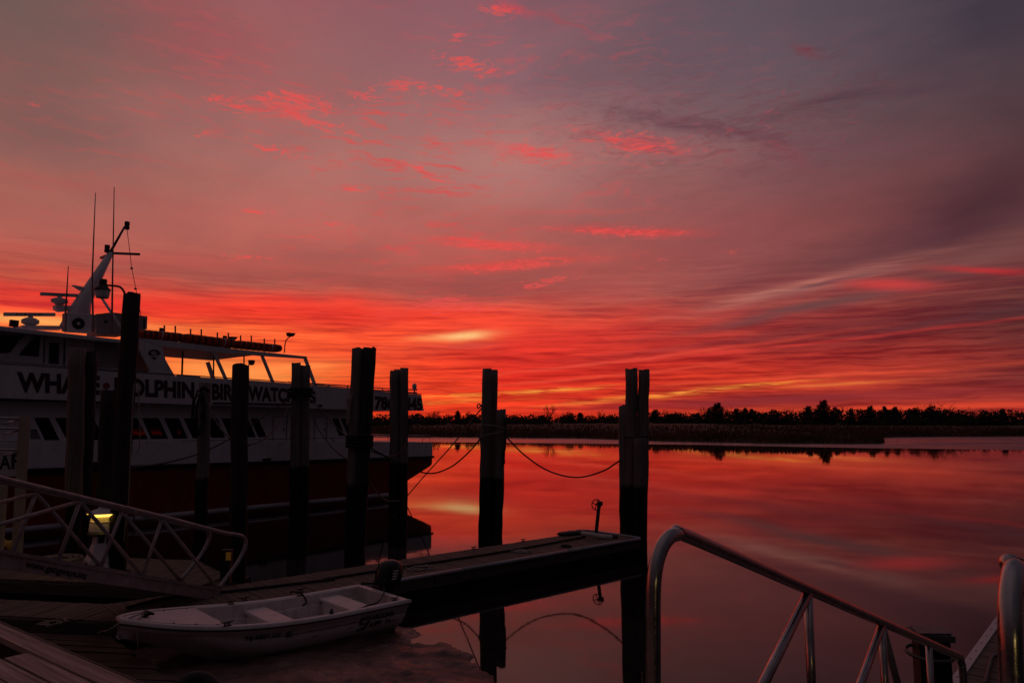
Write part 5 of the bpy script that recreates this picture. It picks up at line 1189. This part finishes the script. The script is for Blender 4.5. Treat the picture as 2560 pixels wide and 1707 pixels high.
# ------------------------------------------------------------------ low landing, pier, tyre
ll_ = thing('low_landing', (-6, 9.9, 0), 'low dark planked landing between the pier and the skiff bow', 'dock')
mb = MB(); r0_, r1_ = V((-5.95, 10.95, .27)), V((-3.9, 8.9, .27)); rd = (r1_ - r0_).normalized(); ld = V((-.96, .12, 0)).normalized(); s_ = 0
while s_ < 2.95:
    wd = random.choice((.28, .3, .24)); c = r0_ + rd * (s_ + wd / 2) + V((0, 0, random.uniform(-.015, .01)))
    dirp = (ld + rd * random.uniform(-.06, .06)).normalized(); mb.box(c + dirp * (2.2 + random.uniform(-.1, .08)), dirp * 2.2, rd * (wd / 2 - .012), V((0, 0, .025))); s_ += wd + .015
mb.build('deck', M['plank_old'], ll_)
mb = MB(); mb.box(r0_.lerp(r1_, .5) - V((0, 0, .15)) + ld * .3, rd * 1.5, ld * .04, V((0, 0, .12))); mb.build('edge_beam', M['fascia'], ll_)

PZ = 1.9
pier = thing('pier', (-2.4, 2.5, 0), 'pale timber deck of the fixed pier in the lower left corner', 'pier')
q0, q1 = V((-3.86, 5.62, PZ)), V((-2.14, 4.34, PZ)); pd = (q1 - q0).normalized(); pn = V((pd.y, -pd.x, 0))
if pn.y > 0: pn = -pn
st0 = q0 - pd * 3.0
rows_ = [(.0, .145, -3, 9.0), (.153, .145, .98, 1.93), (.153, .145, 2.06, 9)]
for k in range(2, 19): rows_ += [(.153 * k, .145, -3, (1.3, 2.4, .6, 1.9)[k % 4]), (.153 * k, .145, (1.3, 2.4, .6, 1.9)[k % 4] + .012, 9)]
mb = MB()
for (o_, w_, a, b) in rows_:
    a_, b_ = a, min(b, 6.2); 
    if b_ <= a_: continue
    mb.box(q0 + pd * (a_ + b_) / 2 * 1.0 + pn * (o_ + w_ / 2) + V((0, 0, -.02 + random.uniform(-.005, .003))), pd * (b_ - a_) / 2, pn * (w_ / 2 - .006), V((0, 0, .02)))
mb.build('deck', M['plank_new'], pier)
mb = MB(); mb.box(q0 + pd * 1.6 + pn * .05 - V((0, 0, .18)), pd * 4.6, pn * .045, V((0, 0, .13))); mb.box(q0 + pd * 1.6 + pn * 1.4 - V((0, 0, .18)), pd * 4.6, pn * .045, V((0, 0, .13))); mb.box(q0 + pd * 1.6 + pn * 2.7 - V((0, 0, .18)), pd * 4.6, pn * .045, V((0, 0, .13))); mb.build('stringer', M['fascia'], pier)
for s_ in (-2.5, .6, 3.6, 5.9):
    for o_ in (.45, 2.4):
        mb = MB(); c = q0 + pd * s_ + pn * o_; pile_geo(mb, V((c.x, c.y, PZ - .06)), V((c.x, c.y, -1)), .14); mb.build('pile', M['pile_wood'], pier)
mb = MB(); mb.tube([q0 + pd * s2 + pn * (-.012) + V((0, 0, -.012)) for s2 in (-3, 0, 3, 6)], .012, 5); mb.build('edge_strip', M['plank'], pier)
mb = MB()
for k in range(60):
    o_ = .153 * random.randrange(0, 7) + random.choice((.03, .115)); a = random.choice((.35, .98, 1.6, 2.2)) + random.uniform(-.05, .05)
    if .15 < o_ < .3: continue; mb.lathe(q0 + pd * a + pn * o_ + V((0, 0, .001)), [(.009, 0), (.007, .003)], 6)
mb.build('nail_head', M['dark_metal'], pier)
tcx = on(486, 1740, .30); ty = thing('tyre', tcx, 'black tyre fender lying on the mud at the bottom edge', 'tyre')
mb = MB(); tn = V((.25, -.75, .6)).normalized(); sx = tn.cross(V((0, 0, 1))).normalized(); sy = sx.cross(tn); rr = []
for q in range(28):
    a = q / 28 * 6.283; c = tcx + (sx * math.cos(a) + sy * math.sin(a)) * .20; rd_ = (sx * math.cos(a) + sy * math.sin(a)); rr.append([c + rd_ * .085 * math.cos(j / 10 * 6.283) + tn * .085 * math.sin(j / 10 * 6.283) for j in range(10)])
rr.append(rr[0]); mb.loft(rr, caps=False); mb.build('tread', M['black_rubber'], ty)
mb = MB(); mb.tube([tcx + (sx * math.cos(q / 24 * 6.283) + sy * math.sin(q / 24 * 6.283)) * .118 + tn * .05 for q in range(24)], .008, 5, closed=True); mb.build('rim_bead', M['rope_pale'], ty)

# ------------------------------------------------------------------ near gangway on the right
gw2 = thing('gangway', V((1.2, 2.9, 1.9)), 'polished aluminium gangway with curved rails descending from the pier at lower right', 'gangway', 'aluminium gangways')
hA, hB = at(1735, 1346, 3.22), at(2398, 1640, 6.3); gd2 = (hB - hA).normalized(); hd = V((gd2.x, gd2.y, 0)).normalized(); side2 = V((hd.y, -hd.x, 0)); LEN = (hB - hA).length
lead = [at(1633, 1800, 2.92), at(1633, 1600, 2.92), at(1633, 1500, 2.92), at(1636, 1440, 2.925), at(1646, 1390, 2.95), at(1664, 1352, 2.99), at(1690, 1335, 3.06)]
RW = ((at(2510, 1600, 2.02) - lead[1]).dot(side2)); BK = (at(2510, 1600, 2.02) - lead[1]).dot(hd)
TR = .030
for side in (0, 1):
    o_ = (side2 * RW + hd * BK * .55 + V((0, 0, .035))) if side else V((0, 0, 0)); a = hA + o_; b = hB + o_
    pts = [p + o_ for p in lead] + [a, a + gd2 * LEN * .3, a + gd2 * LEN * .65, b - gd2 * .15, b, b + hd * .06 - V((0, 0, .07)), b + hd * .085 - V((0, 0, .2)), b + hd * .085 - V((0, 0, .9))]
    cp_ = curve_pts(pts, 10); mb = MB(); mb.tube(cp_, TR, 16)
    for wi in (62, 122):                                     # weld beads where the bent ends join the straight tube
        t_ = (cp_[wi + 1] - cp_[wi - 1]).normalized(); x_ = t_.cross(V((0, 0, 1))).normalized(); y_ = t_.cross(x_)
        mb.tube([cp_[wi] + (x_ * math.cos(q / 18 * 6.283) + y_ * math.sin(q / 18 * 6.283)) * TR * random.uniform(.99, 1.03) + t_ * random.uniform(-.001, .001) for q in range(18)], .0035, 6, closed=True)
    mb.build('handrail', M['galv'], gw2)
    low_ = lambda s_: a + gd2 * s_ + V((0, 0, -1.0))
    mb = MB(); mb.box(low_(LEN / 2), gd2 * LEN / 2, side2 * .03, V((0, 0, .08))); mb.build('bottom_chord', M['galv_dull'], gw2)
    js = [(2020, 1482), (2205, 1562), (2322, 1614)]
    for i, (jx, jy) in enumerate(js):
        r_ = ray(jx, jy); n_ = side2; t_ = hA.dot(n_) / (r_.x * n_.x + r_.y * n_.y); tp_ = V((r_.x * t_, r_.y * t_, ZC + r_.z * t_)) + o_; s0_ = (tp_ - a).dot(gd2)
        mb = MB(); e_ = low_(s0_ - .02); mb.tube([tp_, tp_.lerp(e_, .5), e_], .024, 10); mb.build('upright', M['galv'], gw2)
        if i < 2: mb = MB(); e_ = low_(s0_ - 1.15); mb.tube([tp_, tp_.lerp(e_, .5), e_], .026, 10); mb.build('brace', M['galv'], gw2)
        if i == 1: mb = MB(); e_ = low_(s0_ + .75); mb.tube([tp_, tp_.lerp(e_, .5), e_], .024, 10); mb.build('brace', M['galv_dull'], gw2)
mb = MB(); k = .0
while k < LEN:
    mb.box(hA + gd2 * k + side2 * RW * .5 + V((0, 0, -1.0)), side2 * (RW / 2 - .03), gd2 * .06, V((0, 0, .015))); k += .14
mb.build('tread', M['galv_dull'], gw2)
# floating dock at lower right
rA, rB = V((3.6, 6.97, .45)), V((11.6, 16.2, .45)); rdv = (rB - rA).normalized(); rn = V((rdv.y, -rdv.x, 0))
rdock = thing('floating_dock', (9, 10, 0), 'planked floating dock with a pale edge strip at the lower right corner', 'dock')
mb = MB(); k = 0; LL = (rB - rA).length
while k < LL:
    mb.box(rA + rdv * (k + .07) + rn * 1.35 + V((0, 0, -.02 + random.uniform(-.004, .004))), rn * (1.25 + random.uniform(-.008, .008)), rdv * .069, V((0, 0, .02))); k += .15
mb.build('deck', M['plank'], rdock)
mb = MB(); mb.box(rA.lerp(rB, .5) + rn * .045 + V((0, 0, -.005)), rdv * LL / 2, rn * .05, V((0, 0, .025))); es = mb.build('edge_strip', M['sign_white'], rdock)
mb = MB(); k = .2
while k < LL: mb.lathe(rA + rdv * k + rn * .045 + V((0, 0, .02)), [(.014, 0), (.012, .004)], 8); k += .42
mb.build('screw_head', M['dark_metal'], es)
mb = MB(); mb.box(rA.lerp(rB, .5) + rn * .0 + V((0, 0, -.17)), rdv * LL / 2, rn * .02, V((0, 0, .12))); mb.build('fascia_board', M['fascia'], rdock)
mb = MB(); mb.box(rA.lerp(rB, .5) + rn * 1.3 + V((0, 0, -.36)), rdv * (LL / 2 - .2), rn * 1.1, V((0, 0, .2))); mb.build('float_tub', M['black_rubber'], rdock)
mb = MB(); mb.tube(curve_pts([on(2462, 1712, .49), on(2474, 1665, .49), on(2482, 1643, .49), on(2500, 1640, .49), on(2540, 1680, .49)], 6), .022, 7); tag(mb.build('water_hose', solid('green_hose', (.02, .05, .06), .5)), 'dark green hose lying on the lower right dock', 'hose')
coil(on(2550, 1478, .47), .22, 4, .02, 'dark rope coil on the lower right dock behind the rail post', 'rope_dark', messy=.3)
# capped guide pile beside it
gp = at(2326, 1640, 8.4); gpl = thing('guide_pile', (gp.x, gp.y, -1), 'black square guide pile with a pale cap beside the lower right dock', 'piling')
mb = MB(); t_ = at(2326, 1592, 8.4); mb.box(V((t_.x, t_.y, (t_.z - 1) / 2)), V((0, 0, (t_.z + 1) / 2)), V((.15, -.04, 0)), V((.04, .15, 0))); mb.build('pile', M['pile_dark'], gpl)
mb = MB(); mb.box(V((t_.x, t_.y, t_.z + .03)), V((.19, -.05, .012)), V((.05, .19, 0)), V((0, 0, .035))); mb.box(V((t_.x, t_.y, t_.z + .075)), V((.16, -.04, .01)), V((.04, .16, 0)), V((0, 0, .012))); mb.build('cap', M['cabin_dark'], gpl)
mb = MB(); c = V((t_.x - .03, t_.y - .02, t_.z - .16)); mb.tube([c + V((.24 * math.cos(q / 20 * 6.283), .24 * math.sin(q / 20 * 6.283), .02 * math.sin(q / 20 * 6.283))) for q in range(20)], .02, 6, closed=True); mb.build('pile_hoop', M['cabin_dark'], gpl)

# the second lamp, standing on the pier behind the camera, that glints on the rails
l2 = V((1.75, -.75, 1.72))
LH2 = lighthouse(l2, 'white miniature lighthouse pedestal on the pier behind the photographer', .72)
pl2 = bpy.data.lights.new('lamp_bulb', 'POINT'); pl2.energy = 4; pl2.color = (1, .72, .25); pl2.shadow_soft_size = .12
po = bpy.data.objects.new('lamp_bulb', pl2); col.objects.link(po); po.parent = LH2; po.location = (0, .30, 1.0)

for o in bpy.data.objects:
    if '_w' in o: del o['_w']
